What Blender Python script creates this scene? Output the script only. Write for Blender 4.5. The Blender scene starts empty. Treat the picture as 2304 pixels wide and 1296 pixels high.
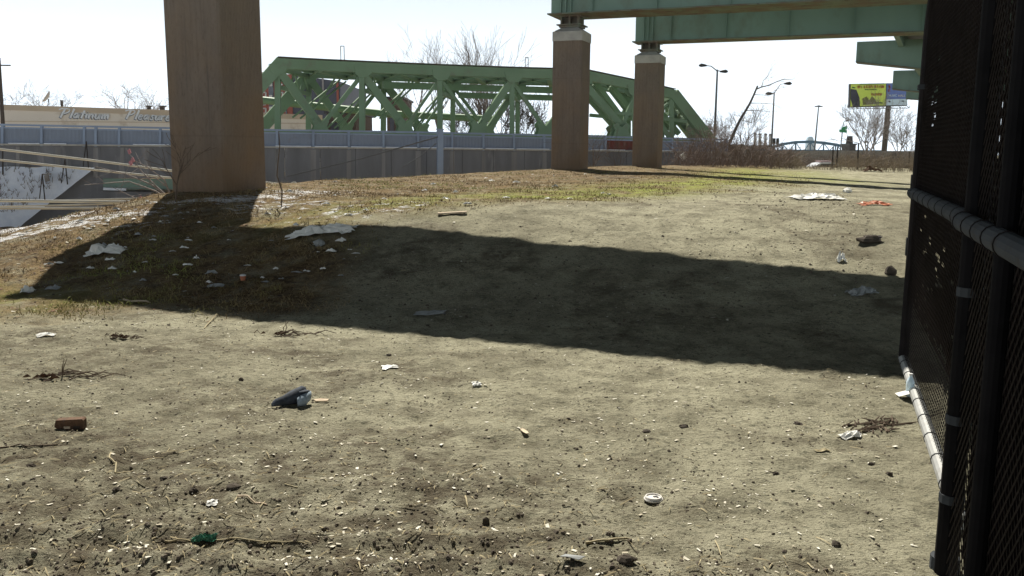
import bpy, math, random
import numpy as np
from mathutils import Vector, Matrix
R = math.radians
C = bpy.context.scene.collection
rnd = random.Random(7)
HAZE = .0001

# ------------------------------------------------------------------ camera model
F, CX, CY = 1995.0, 1152.0, 648.0
PITCH, ROLL, CAMZ = R(8.8), R(0.5), 1.65
CAM = Vector((0, 0, CAMZ))
_M = Matrix.Rotation(math.pi/2 - PITCH, 3, 'X') @ Matrix.Rotation(ROLL, 3, 'Z')

def ray(px, py):
    return _M @ Vector(((px-CX)/F, -(py-CY)/F, -1.0))
def P(px, py, Y):
    "point of the place seen at photo pixel (px,py), Y metres ahead"
    d = ray(px, py)
    return CAM + d*(Y/d.y)
def PXD(px, Y):
    "x,y on the ground plan at pixel column px near the horizon, Y metres ahead"
    p = P(px, 340, Y)
    return p.x, p.y

# ------------------------------------------------------------------ noise
def _hash(ix, iy, seed):
    h = (ix.astype(np.int64)*374761393 + iy.astype(np.int64)*668265263 + seed*974711) & 0xffffffff
    h = ((h ^ (h >> 13))*1274126177) & 0xffffffff
    h = h ^ (h >> 16)
    return (h & 0xffff)/65535.0
def vnoise(x, y, seed=0):
    x = np.asarray(x, float); y = np.asarray(y, float)
    ix = np.floor(x); iy = np.floor(y); fx = x-ix; fy = y-iy
    fx = fx*fx*fx*(fx*(fx*6-15)+10); fy = fy*fy*fy*(fy*(fy*6-15)+10)
    a = _hash(ix, iy, seed); b = _hash(ix+1, iy, seed); c = _hash(ix, iy+1, seed); d = _hash(ix+1, iy+1, seed)
    return (a*(1-fx)+b*fx)*(1-fy)+(c*(1-fx)+d*fx)*fy
def fbm(x, y, seed=0, octs=3):
    s = 0; a = .5; t = 0
    for i in range(octs):
        s = s + a*vnoise(x*2**i, y*2**i, seed+i*17); t += a; a *= .5
    return s/t
def sstep(a, b, x):
    t = np.clip((np.asarray(x, float)-a)/(b-a), 0, 1); return t*t*(3-2*t)

# ------------------------------------------------------------------ terrain
EX = [-80, -20, -10, -8, -6.6, -5.6, -3.8, -1, 2, 6, 12, 60]
EY = [13.0, 13.2, 14.4, 15.6, 18.6, 24, 29.5, 36, 42, 48, 54, 58]
def gz0(x, y):
    x = np.asarray(x, float); y = np.asarray(y, float)
    t = y + .35*np.clip(x, -9, 9)
    z = .9*sstep(7.2, 13.5, t)
    z = z*(1-.42*sstep(5.6, 8.6, -x))
    z = z + .13*np.exp(-((x+1.2)/2.2)**2-((y-11.6)/1.6)**2)-.10*np.exp(-((x-4.6)/1.6)**2-((y-9.6)/1.5)**2)
    z = z + .1*sstep(20, 40, y)*sstep(-3, 4, x)
    z = z - np.clip(.045*(x-5), 0, 1.0)*sstep(9, 20, y)*(1-sstep(40, 60, y))
    e = y - np.interp(x, EX, EY)
    depth = np.interp(x, [-10, 5, 12, 30], [4.2, 4.0, 2.2, 1.5])
    z = z - depth*sstep(-.8, 5, e)
    z = z - .42*sstep(-6, -.3, e)*(1-sstep(-1, 8, x))*sstep(-7.5, -5, x)-.15*sstep(-4, -.3, e)*(1-sstep(-7.5, -5, x))
    # far beyond the trench the land rises to street level again
    z = z + (depth - .9)*sstep(90, 140, y)
    return z
def gz(x, y):
    x = np.asarray(x, float); y = np.asarray(y, float)
    z = gz0(x, y)
    near = 1 - sstep(14, 40, y)
    m = fbm(x*.9, y*.9, 3)-.5
    z = z + .05*m*sstep(3, 9, y)
    z = z + (fbm(x*3.3, y*3.3, 11)-.5)*.034*near
    z = z + (fbm(x*9, y*9, 23)-.5)*.028*near
    z = z + (vnoise(x*26, y*26, 31)-.5)*.012*(1-sstep(6, 12, y))
    # ploughed ridges near the camera
    wob = (fbm(x*1.1, x*0+2.2, 5)-.5)*.25
    fade = 1-sstep(.1, 1.0, x)
    lump = .35+1.1*fbm(x*7, y*7, 41)
    for yc, w, a in ((3.62, .085, .034), (3.36, .08, .032), (4.25, .14, .018)):
        z = z + 1.35*a*np.exp(-((y-yc-wob-.03*x)/w)**2)*lump*fade
        z = z - a*.3*np.exp(-((y-yc-.16-wob-.03*x)/w)**2)*fade
    # rubbly patches
    rp = sstep(.55, .75, fbm(x*1.3, y*1.3, 77))*(1-sstep(9, 14, y))+.8*sstep(1.3, -.6, x)*sstep(5.2, 4.2, y+.25*x)
    z = z + rp*(vnoise(x*15, y*15, 61)-.4)*.018
    return z
def gzs(x, y): return float(gz(np.array([x]), np.array([y]))[0])
def G(px, py):
    "where the ground is met at photo pixel (px,py)"
    d = ray(px, py); d = d/d.y
    ys = np.concatenate([np.arange(1, 20, .01), np.arange(20, 80, .05)])
    zs = CAM.z + d.z*ys; g = gz(d.x*ys, ys)
    k = np.argmax(zs <= g)
    y = ys[k] if zs[k] <= g[k] else 60
    return Vector((d.x*y, y, gzs(d.x*y, y)))

# ------------------------------------------------------------------ mesh builder
class MB:
    def __init__(s): s.v = []; s.f = []
    def add(s, vs, fs):
        o = len(s.v); s.v += [tuple(v) for v in vs]; s.f += [tuple(i+o for i in f) for f in fs]
    def obox(s, c, ax, ay, az):
        c = Vector(c); ax = Vector(ax); ay = Vector(ay); az = Vector(az)
        vs = [c+ax*i+ay*j+az*k for k in (-1, 1) for j in (-1, 1) for i in (-1, 1)]
        s.add(vs, [(0, 2, 3, 1), (4, 5, 7, 6), (0, 1, 5, 4), (2, 6, 7, 3), (0, 4, 6, 2), (1, 3, 7, 5)])
    def box(s, x0, x1, y0, y1, z0, z1):
        s.obox(((x0+x1)/2, (y0+y1)/2, (z0+z1)/2), ((x1-x0)/2, 0, 0), (0, (y1-y0)/2, 0), (0, 0, (z1-z0)/2))
    def beam(s, p, q, w, h, up=(0, 0, 1)):
        "bar from p to q; w = size across, h = size along up"
        p = Vector(p); q = Vector(q); d = q-p; up = Vector(up)
        a = d.cross(up)
        if a.length < 1e-6: a = d.cross(Vector((1, 0, 0)))
        a.normalize(); u = a.cross(d).normalized()
        s.obox((p+q)/2, d/2, a*w/2, u*h/2)
    def tube(s, pts, rad, n=6, cap=True):
        pts = [Vector(p) for p in pts]
        if not hasattr(rad, '__len__'): rad = [rad]*len(pts)
        o = len(s.v); a = None
        for i, p in enumerate(pts):
            d = pts[min(i+1, len(pts)-1)]-pts[max(i-1, 0)]
            if d.length < 1e-9: d = Vector((0, 0, 1))
            d.normalize()
            if a is None:
                a = d.cross(Vector((0, 0, 1)) if abs(d.z) < .9 else Vector((1, 0, 0)))
            a = a - d*a.dot(d)
            if a.length < 1e-6: a = d.cross(Vector((.3, .7, .2)))
            a.normalize(); b = d.cross(a)
            for k in range(n):
                t = 2*math.pi*k/n
                s.v.append(tuple(p+(a*math.cos(t)+b*math.sin(t))*rad[i]))
        m = len(pts)
        for i in range(m-1):
            for k in range(n):
                s.f.append((o+i*n+k, o+i*n+(k+1) % n, o+(i+1)*n+(k+1) % n, o+(i+1)*n+k))
        if cap:
            s.f.append(tuple(o+k for k in range(n))[::-1]); s.f.append(tuple(o+(m-1)*n+k for k in range(n)))
    def prism(s, poly, t):
        "poly: list of 3d points (planar), t: thickness vector"
        poly = [Vector(p) for p in poly]; t = Vector(t); n = len(poly)
        s.add(poly+[p+t for p in poly], [tuple(range(n))[::-1], tuple(range(n, 2*n))]+[(i, (i+1) % n, n+(i+1) % n, n+i) for i in range(n)])
    def lathe(s, prof, n=20, c=(0, 0, 0)):
        o = len(s.v)
        for r, z in prof:
            for k in range(n):
                t = 2*math.pi*k/n; s.v.append((c[0]+r*math.cos(t), c[1]+r*math.sin(t), c[2]+z))
        for i in range(len(prof)-1):
            for k in range(n):
                s.f.append((o+i*n+k, o+i*n+(k+1) % n, o+(i+1)*n+(k+1) % n, o+(i+1)*n+k))
    def build(s, name, mat, parent=None, smooth=False, fix=True):
        off = Vector((0, 0, 0))
        q = parent
        while q is not None: off += Vector(q.location); q = q.parent
        vs = np.array(s.v, dtype=np.float64).reshape(-1, 3)-np.array(off)
        me = bpy.data.meshes.new(name)
        me.from_pydata(vs.tolist(), [], s.f)
        if fix and len(s.f) < 60000:
            import bmesh
            bm = bmesh.new(); bm.from_mesh(me); bmesh.ops.recalc_face_normals(bm, faces=bm.faces); bm.to_mesh(me); bm.free()
        if smooth: me.polygons.foreach_set('use_smooth', [True]*len(me.polygons))
        me.materials.append(mat)
        o = bpy.data.objects.new(name, me); C.objects.link(o)
        if parent is not None: o.parent = parent
        return o

def tag(o, label=None, cat=None, group=None, kind=None):
    if label: o['label'] = label
    if cat: o['category'] = cat
    if group: o['group'] = group
    if kind: o['kind'] = kind
    return o
def thing(name, label, cat, loc, group=None):
    o = bpy.data.objects.new(name, None); C.objects.link(o); o.location = Vector(loc); o.empty_display_size = .2
    return tag(o, label, cat, group)
def copy_tree(o, parent=None):
    c = o.copy(); C.objects.link(c)
    if parent is not None: c.parent = parent
    for ch in [k for k in bpy.data.objects if k.parent == o]: copy_tree(ch, c)
    return c

# ------------------------------------------------------------------ materials
def newmat(name):
    m = bpy.data.materials.new(name); m.use_nodes = True
    nt = m.node_tree; b = nt.nodes['Principled BSDF']
    return m, nt, b
def c4(c): return (c[0], c[1], c[2], 1)
def mix(nt, fac, a, b, mode='MIX'):
    n = nt.nodes.new('ShaderNodeMix'); n.data_type = 'RGBA'; n.blend_type = mode
    for key, v in (('Factor', fac), ('A', a), ('B', b)):
        sock = [q for q in n.inputs if q.name == key and q.enabled and (q.type in ('RGBA',) if key != 'Factor' else q.type == 'VALUE')][0]
        if isinstance(v, bpy.types.NodeSocket): nt.links.new(v, sock)
        elif key == 'Factor': sock.default_value = v
        else: sock.default_value = c4(v)
    return [q for q in n.outputs if q.type == 'RGBA'][0]
def coords(nt, scale=(1, 1, 1), kind='Object'):
    t = nt.nodes.new('ShaderNodeTexCoord'); mp = nt.nodes.new('ShaderNodeMapping')
    nt.links.new(t.outputs[kind], mp.inputs['Vector']); mp.inputs['Scale'].default_value = scale
    return mp.outputs['Vector']
def noise(nt, vec, scale, detail=5, rough=.55, dist=0):
    n = nt.nodes.new('ShaderNodeTexNoise'); nt.links.new(vec, n.inputs['Vector'])
    n.inputs['Scale'].default_value = scale; n.inputs['Detail'].default_value = detail
    n.inputs['Roughness'].default_value = rough; n.inputs['Distortion'].default_value = dist
    return n.outputs['Fac']
def ramp(nt, fac, a, b, ca=0.0, cb=1.0):
    n = nt.nodes.new('ShaderNodeMapRange'); n.clamp = True
    nt.links.new(fac, n.inputs['Value'])
    n.inputs['From Min'].default_value = a; n.inputs['From Max'].default_value = b
    n.inputs['To Min'].default_value = ca; n.inputs['To Max'].default_value = cb
    return n.outputs['Result']
def math_(nt, op, a, b=0.0):
    n = nt.nodes.new('ShaderNodeMath'); n.operation = op
    for i, v in enumerate((a, b)):
        if isinstance(v, bpy.types.NodeSocket): nt.links.new(v, n.inputs[i])
        else: n.inputs[i].default_value = v
    return n.outputs[0]
def bumpn(nt, b, h, strength, dist=.02):
    n = nt.nodes.new('ShaderNodeBump'); n.inputs['Strength'].default_value = strength; n.inputs['Distance'].default_value = dist
    nt.links.new(h, n.inputs['Height']); nt.links.new(n.outputs['Normal'], b.inputs['Normal'])
def M(name, c1, c2=None, scale=3, lo=.4, hi=.65, c3=None, scale3=1.2, lo3=.55, hi3=.7, rough=.85, metal=0, bump=0, bscale=30, stretch=(1, 1, 1), bdist=.01, spec=.3):
    m, nt, b = newmat(name)
    b.inputs['Roughness'].default_value = rough; b.inputs['Metallic'].default_value = metal
    b.inputs['Specular IOR Level'].default_value = spec
    v = coords(nt, stretch)
    if c2 is None: c2 = tuple(x*.75 for x in c1)
    col = mix(nt, ramp(nt, noise(nt, v, scale), lo, hi), c1, c2)
    if c3 is not None:
        col = mix(nt, ramp(nt, noise(nt, v, scale3, 8, .65), lo3, hi3), col, c3)
    nt.links.new(col, b.inputs['Base Color'])
    if bump: bumpn(nt, b, noise(nt, v, bscale, 6), bump, bdist)
    return m

MAT = {}
MAT['pier'] = M('pier_concrete', (.150, .105, .072), (.105, .076, .054), 1.1, .35, .7, c3=(.075, .055, .042), scale3=2.2, rough=.92, stretch=(3.2, 3.2, .22), bump=.6, bscale=4, bdist=.02)
def pier_material():
    m, nt, b = newmat('ribbed_brown_concrete'); b.inputs['Roughness'].default_value = .93; b.inputs['Specular IOR Level'].default_value = .15
    v = coords(nt)
    sx = nt.nodes.new('ShaderNodeSeparateXYZ'); nt.links.new(v, sx.inputs[0])
    sm = math_(nt, 'ADD', math_(nt, 'MULTIPLY', sx.outputs[0], 1.0), math_(nt, 'MULTIPLY', sx.outputs[1], 1.37))
    wob = noise(nt, coords(nt, (3, 3, .4)), 2, 3)
    rib = math_(nt, 'SINE', math_(nt, 'ADD', math_(nt, 'MULTIPLY', sm, 95.0), math_(nt, 'MULTIPLY', wob, 4)))
    n1 = noise(nt, coords(nt, (3, 3, .8)), 1.2, 8, .7)
    n2 = noise(nt, coords(nt, (20, 20, 7)), 1.3, 6, .75)
    n3 = noise(nt, v, .7, 3)
    col = mix(nt, ramp(nt, n1, .35, .7), (.205, .168, .136), (.155, .128, .106))
    col = mix(nt, ramp(nt, n2, .52, .78), col, (.09, .073, .06))
    col = mix(nt, ramp(nt, n3, .45, .7, 0, .6), col, (.225, .168, .118))
    gr = math_(nt, 'MULTIPLY', ramp(nt, rib, -.9, -.3, 1, 0), ramp(nt, n2, .35, .7))
    col = mix(nt, math_(nt, 'MULTIPLY', gr, .22), col, (.085, .068, .055))
    nt.links.new(col, b.inputs['Base Color'])
    sz_ = math_(nt, 'ADD', sx.outputs[2], math_(nt, 'MULTIPLY', n1, 2.4))
    col = mix(nt, math_(nt, 'MULTIPLY', ramp(nt, sz_, 1.4, 5.0, .75, 0), ramp(nt, n3, .35, .6, .3, 1)), col, (.19, .118, .064))
    dr = noise(nt, coords(nt, (7, 7, .18)), 1.5, 6, .7)
    col = mix(nt, ramp(nt, dr, .56, .72, 0, .65), col, (.085, .07, .06))
    jn = math_(nt, 'LESS_THAN', math_(nt, 'ABSOLUTE', math_(nt, 'SUBTRACT', math_(nt, 'FRACT', math_(nt, 'MULTIPLY', sx.outputs[2], .41)), .5)), .006)
    col = mix(nt, math_(nt, 'MULTIPLY', jn, .13), col, (.06, .05, .042))
    nt.links.new(col, b.inputs['Base Color'])
    h = math_(nt, 'ADD', math_(nt, 'MULTIPLY', rib, .16), math_(nt, 'MULTIPLY', n2, .9))
    bumpn(nt, b, h, .8, .018)
    return m
MAT['pier'] = pier_material()
MAT['cap'] = M('pale_cap_concrete', (.44, .43, .39), (.36, .35, .32), 2.5, rough=.9, c3=(.27, .25, .22), scale3=3, bump=.3, bscale=25)
MAT['girder'] = M('green_girder_paint', (.20, .30, .245), (.165, .25, .205), .5, .35, .7, c3=(.13, .14, .10), scale3=.7, lo3=.55, hi3=.78, rough=.55, bump=.12, bscale=8, stretch=(1, 1, .5))
MAT['girder_rust'] = M('rusty_green_flange', (.16, .20, .155), (.15, .12, .09), 1.2, .4, .6, c3=(.06, .05, .04), scale3=2.5, rough=.75, bump=.3, bscale=20)
MAT['truss'] = M('green_truss_paint', (.19, .285, .175), (.155, .24, .138), .35, .35, .7, c3=(.17, .20, .13), scale3=.9, lo3=.56, hi3=.72, rough=.6, bump=.1, bscale=4)
MAT['wall'] = M('stained_concrete', (.205, .213, .232), (.145, .15, .163), .5, .35, .65, c3=(.31, .31, .32), scale3=.8, lo3=.58, hi3=.72, rough=.92, stretch=(1.6, 1.6, .35), bump=.3, bscale=6)
MAT['pilaster'] = M('streaked_pale_concrete', (.275, .275, .28), (.19, .19, .195), .7, .35, .65, c3=(.15, .15, .155), scale3=1.2, rough=.92, stretch=(2, 2, .3))
MAT['fence_steel'] = M('blue_grey_steel', (.29, .365, .49), (.24, .30, .41), .6, .3, .7, c3=(.12, .13, .15), scale3=1.5, lo3=.6, hi3=.8, rough=.5, metal=.2, bump=.1, bscale=5)
MAT['panel_steel'] = M('weathered_panel_steel', (.225, .27, .35), (.21, .25, .32), .8, .3, .7, c3=(.19, .19, .21), scale3=1.2, lo3=.6, hi3=.8, rough=.6, metal=.1)
MAT['rust_red'] = M('peeling_red_paint', (.16, .045, .035), (.11, .05, .04), 2.2, .45, .6, c3=(.25, .22, .2), scale3=1.8, lo3=.63, hi3=.68, rough=.7)
MAT['dark_rust'] = M('dark_rusted_steel', (.06, .05, .045), (.035, .03, .03), 2, rough=.8)
MAT['tan'] = M('tan_stucco', (.88, .81, .71), (.85, .78, .68), .25, .3, .7, c3=(.58, .50, .40), scale3=.4, rough=.9)
MAT['tan_trim'] = M('brown_parapet_trim', (.66, .54, .40), (.60, .49, .37), .6, rough=.85)
MAT['letter'] = M('pale_blue_letters', (.88, .92, .95), (.84, .88, .92), 2, rough=.4)
MAT['letter_shade'] = M('slate_letter_shadow', (.13, .17, .24), (.11, .15, .21), 2, rough=.6)  # slate colour that paints the shadow of the letters
MAT['navy'] = M('dark_slate_cladding', (.085, .095, .13), (.075, .085, .115), .2, rough=.6)
MAT['redwall'] = M('orange_red_wall', (.42, .13, .09), (.36, .11, .08), .3, rough=.8)
MAT['white'] = M('dull_white_paint', (.72, .72, .70), (.6, .6, .58), 3, rough=.7)
MAT['glass'] = M('dark_glass', (.03, .035, .045), (.05, .06, .07), 1, rough=.15, spec=.6)
MAT['brown'] = M('brown_brick', (.12, .085, .065), (.085, .065, .05), 2, rough=.9)
MAT['galv'] = M('galvanised_pipe', (.42, .42, .40), (.36, .36, .345), 6, rough=.5, metal=.35, bump=.05, bscale=60, c3=(.30, .29, .27), scale3=9)
MAT['galv_dark'] = M('dull_galvanised_pipe', (.062, .067, .072), (.05, .054, .058), 6, rough=.85, metal=0, spec=.08, c3=(.05, .048, .046), scale3=9)
MAT['vinyl'] = M('black_vinyl_coating', (.022, .0175, .0165), (.013, .0105, .010), 8, rough=.7, spec=.12)
MAT['post_black'] = M('black_post_coating', (.011, .010, .0105), (.007, .0065, .007), 8, rough=.8, spec=.06)
MAT['fabric'] = M('black_knitted_screen', (.0125, .009, .0085), (.008, .006, .006), 30, rough=1, spec=0)
MAT['bark'] = M('grey_brown_bark', (.12, .105, .09), (.09, .078, .068), 4, rough=.9, bump=.4, bscale=20)
MAT['twig'] = M('pale_twigs', (.30, .265, .245), (.24, .21, .19), 4, rough=.9)
MAT['brush'] = M('reddish_brush_twigs', (.22, .165, .14), (.155, .12, .10), .8, rough=.95, c3=(.19, .15, .12), scale3=.5)
MAT['reed'] = M('dry_reeds', (.30, .245, .18), (.21, .17, .13), .7, rough=.95)
MAT['pole'] = M('grey_lamp_pole', (.16, .17, .18), (.13, .135, .14), 1, rough=.5, metal=.4)
MAT['dark'] = M('dark_metal', (.03, .032, .035), (.02, .021, .022), 2, rough=.6)
MAT['wood_pole'] = M('weathered_wood_pole', (.11, .09, .075), (.08, .065, .055), 2, rough=.9, stretch=(3, 3, .3))
MAT['cable'] = M('pale_steel_cable', (.72, .69, .60), (.62, .59, .5), 3, rough=.5, metal=.3)
MAT['snow'] = M('old_snow', (.80, .86, .95), (.70, .77, .88), 2.0, rough=.75, bump=.5, bscale=9, bdist=.04)  # blue of the skylight is put into the snow colour
MAT['plastic_white'] = M('white_film', (.78, .77, .72), (.66, .65, .61), 6, rough=.45)
MAT['plastic_grey'] = M('grubby_grey_film', (.32, .33, .325), (.24, .25, .245), 8, rough=.5)
MAT['orange'] = M('orange_plastic', (.52, .16, .08), (.42, .2, .11), 5, rough=.5)
MAT['green_film'] = M('green_wrapper', (.03, .12, .07), (.05, .22, .14), 30, rough=.35)
MAT['brick'] = M('brown_brick_piece', (.13, .07, .038), (.08, .045, .026), 25, rough=.85, c3=(.07, .04, .03), scale3=30, bump=.4, bscale=90)
MAT['cloth_dark'] = M('slate_blue_fabric', (.055, .065, .085), (.035, .04, .05), 30, rough=.85, bump=.3, bscale=120)
MAT['cloth_pale'] = M('grey_blue_fabric', (.30, .36, .42), (.22, .27, .32), 30, rough=.85)
MAT['wood_pale'] = M('pale_split_wood', (.62, .50, .36), (.5, .38, .26), 8, rough=.8, stretch=(1, 6, 6))
MAT['straw'] = M('dry_straw', (.42, .36, .22), (.32, .26, .15), 10, rough=.8)
MAT['stick'] = M('brown_twig', (.14, .10, .07), (.09, .065, .045), 20, rough=.9)
MAT['leaf'] = M('dead_leaf', (.13, .07, .035), (.09, .05, .03), 30, rough=.8)
MAT['clod'] = M('dark_soil_clod', (.075, .06, .045), (.05, .04, .03), 20, rough=.95, bump=.5, bscale=60)
MAT['lid'] = M('white_plastic_lid', (.66, .63, .58), (.58, .55, .5), 12, rough=.4)
MAT['bottle'] = M('clear_blue_plastic', (.62, .78, .86), (.75, .85, .9), 10, rough=.15, spec=.7)
MAT['bluebridge'] = M('blue_green_steel', (.018, .105, .19), (.016, .09, .165), .05, rough=.6)
MAT['tower'] = M('pale_blue_glass_tower', (.30, .45, .55), (.26, .40, .5), .01, rough=.4)
MAT['stack'] = M('pale_chimney_concrete', (.38, .36, .35), (.30, .29, .29), .05, rough=.9)
MAT['carpaint'] = M('white_car_paint', (.60, .62, .64), (.55, .57, .6), 1, rough=.25, spec=.5)
MAT['lightbar'] = M('red_light_bar', (.50, .36, .36), (.42, .28, .28), 2, rough=.3)
MAT['gray_slab'] = M('grey_far_wall', (.30, .29, .275), (.24, .225, .215), .25, .35, .65, rough=.95, c3=(.13, .115, .105), scale3=.35)

def ground_material():
    m, nt, b = newmat('dirt_and_dry_grass'); b.inputs['Roughness'].default_value = .95; b.inputs['Specular IOR Level'].default_value = .12
    v = coords(nt)
    def attr(n):
        a = nt.nodes.new('ShaderNodeAttribute'); a.attribute_name = n; return a.outputs['Fac']
    veg, moss, snow, deb_shade = attr('veg'), attr('moss'), attr('snow'), attr('debris_ridge_shade')
    big = noise(nt, v, .55, 4); mid = noise(nt, v, 3.2, 5, .6); fin = noise(nt, v, 17, 6, .7); vf = noise(nt, v, 75, 4, .7)
    st = noise(nt, coords(nt, (9, 26, 9)), 2.2, 5, .65)
    dirt = mix(nt, ramp(nt, math_(nt, 'ADD', math_(nt, 'MULTIPLY', big, .7), math_(nt, 'MULTIPLY', mid, .3)), .40, .60), (.410, .384, .272), (.285, .264, .184))
    dirt = mix(nt, ramp(nt, mid, .46, .70, 0, .75), dirt, (.145, .133, .088))
    dirt = mix(nt, ramp(nt, fin, .54, .67, 0, .8), dirt, (.095, .096, .066))
    dirt = mix(nt, ramp(nt, fin, .32, .44, .5, 0), dirt, (.385, .37, .26))
    dirt = mix(nt, ramp(nt, st, .58, .74, 0, .65), dirt, (.10, .085, .06))
    dirt = mix(nt, ramp(nt, vf, .58, .66, 0, .9), dirt, (.072, .060, .042))
    m2 = noise(nt, coords(nt, (22, 34, 22)), 1.0, 7, .8)
    dirt = mix(nt, ramp(nt, m2, .56, .64, 0, .75), dirt, (.10, .085, .06))
    dirt = mix(nt, ramp(nt, m2, .36, .43, .55, 0), dirt, (.42, .39, .29))
    v2 = nt.nodes.new('ShaderNodeTexVoronoi'); v2.feature = 'F1'; nt.links.new(coords(nt, (11, 15, 11)), v2.inputs['Vector']); v2.inputs['Scale'].default_value = 1.0
    s2 = nt.nodes.new('ShaderNodeSeparateColor'); nt.links.new(v2.outputs['Color'], s2.inputs[0])
    d2 = math_(nt, 'MULTIPLY', ramp(nt, math_(nt, 'ADD', v2.outputs['Distance'], math_(nt, 'MULTIPLY', math_(nt, 'SUBTRACT', vf, .5), .5)), .10, .20, 1, 0), ramp(nt, s2.outputs[0], .70, .74))
    dirt = mix(nt, math_(nt, 'MULTIPLY', d2, .8), dirt, (.062, .051, .037))
    dirt = mix(nt, ramp(nt, vf, .28, .36, .75, 0), dirt, (.42, .395, .30))
    vo = nt.nodes.new('ShaderNodeTexVoronoi'); vo.feature = 'F1'; nt.links.new(v, vo.inputs['Vector']); vo.inputs['Scale'].default_value = 34
    sel = nt.nodes.new('ShaderNodeSeparateColor'); nt.links.new(vo.outputs['Color'], sel.inputs[0])
    speck = math_(nt, 'MULTIPLY', ramp(nt, vo.outputs['Distance'], .10, .16, 1, 0), ramp(nt, sel.outputs[0], .84, .88))
    dirt = mix(nt, speck, dirt, (.60, .57, .47))
    dk = math_(nt, 'MULTIPLY', ramp(nt, vo.outputs['Distance'], .14, .22, 1, 0), ramp(nt, sel.outputs[1], .80, .84))
    dirt = mix(nt, math_(nt, 'MULTIPLY', dk, .8), dirt, (.06, .05, .036))
    dirt = mix(nt, math_(nt, 'MULTIPLY', deb_shade, ramp(nt, noise(nt, v, 6, 6, .7), .38, .60)), dirt, (.105, .086, .058))  # dark littered soil; along the ridges it paints their shade
    grass = mix(nt, ramp(nt, mid, .4, .60), (.20, .135, .066), (.085, .055, .030))
    grass = mix(nt, ramp(nt, fin, .48, .62, 0, .9), grass, (.30, .215, .10))
    grass = mix(nt, ramp(nt, vf, .50, .64, 0, .9), grass, (.035, .025, .016))
    ms = mix(nt, ramp(nt, fin, .4, .62), (.30, .33, .075), (.19, .20, .055))
    vegc = math_(nt, 'MULTIPLY', veg, ramp(nt, noise(nt, v, 2.2, 6, .7), .34, .52, .35, 1))
    col = mix(nt, vegc, dirt, grass)
    col = mix(nt, math_(nt, 'MULTIPLY', moss, ramp(nt, noise(nt, v, 1.8, 5, .6), .36, .58)), col, ms)
    sn = ramp(nt, math_(nt, 'ADD', snow, math_(nt, 'MULTIPLY', math_(nt, 'SUBTRACT', noise(nt, coords(nt, (.8, 1.5, 1)), 5.5, 6, .72), .5), 2.0)), .5, .6)
    sn = math_(nt, 'MULTIPLY', sn, ramp(nt, vf, .40, .56, .25, 1))
    col = mix(nt, sn, col, mix(nt, ramp(nt, fin, .45, .65), (.84, .86, .90), (.60, .58, .54)))
    nt.links.new(col, b.inputs['Base Color'])
    h = math_(nt, 'ADD', math_(nt, 'MULTIPLY', fin, .8), math_(nt, 'MULTIPLY', vf, .45))
    h = math_(nt, 'ADD', h, math_(nt, 'MULTIPLY', speck, .25))
    h = math_(nt, 'ADD', h, math_(nt, 'MULTIPLY', math_(nt, 'ADD', st, m2), .5))
    bumpn(nt, b, h, 1.0, .034)
    return m
MAT['ground'] = ground_material()

# ------------------------------------------------------------------ ground sheet
BX = [8.0, 8.8, 12, 14.2, 16.6, 27, 45, 60]          # y of the dirt / grass border
BY = [-5.2, -2.4, -1.6, 1.5, 3.2, 8.4, 13, 20]       # its x
def veg_mask(x, y):
    bx = np.interp(y, BX, BY)
    n = (fbm(np.asarray(x)*.8, np.asarray(y)*.8, 91)-.5)*3.2
    w = .9+.03*np.asarray(y)
    m = sstep(-w, w, bx-x+n)
    return m*sstep(7.6, 9.2, np.asarray(y)+n*.4)
def debris_ridge_shade(x, y):
    "dirtier, littered ground: the near left, the foot of the slope, odd patches; plus shade painted along the ridges"
    x = np.asarray(x, float); y = np.asarray(y, float)
    n = fbm(x*1.1, y*1.1, 131); m = fbm(x*3.5, y*5.5, 137)
    d = sstep(1.3, -.6, x)*sstep(5.2, 4.2, y+.25*x)*1.0
    d = np.maximum(d, .75*sstep(-1.5, -3.2, x)*sstep(8.6, 7.2, y)*sstep(5.4, 6.4, y))
    d = np.maximum(d, .8*sstep(.58, .72, n)); d = np.maximum(d, .55*sstep(3.2, 5.5, x)*sstep(8.5, 10, y)*sstep(16, 13, y))
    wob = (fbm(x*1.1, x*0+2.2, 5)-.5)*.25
    for yc, a in ((3.58, 1.0), (3.32, .9), (4.22, .55)):  # debris stripes that also paint shade along the ridges
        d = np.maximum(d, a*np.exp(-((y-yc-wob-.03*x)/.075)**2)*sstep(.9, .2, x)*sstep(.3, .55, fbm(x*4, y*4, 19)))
    # faint wheel tracks crossing the lot
    for c in (-.2, 1.35):
        w = y-(5.6+c-.28*x+.05*np.sin(x*1.7)); d = np.maximum(d, .55*np.exp(-(w/.16)**2)*sstep(.40, .6, fbm(x*2, y*2, 9)))
    rd = 0  # shade of the ridges' near faces, put into the soil colour
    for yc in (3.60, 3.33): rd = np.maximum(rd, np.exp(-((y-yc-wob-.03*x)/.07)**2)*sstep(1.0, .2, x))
    return np.maximum(np.clip(d*(.35+1.0*m), 0, 1), np.clip(1.5*rd*(.3+.9*m), 0, 1))*(1-veg_mask(x, y))
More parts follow.
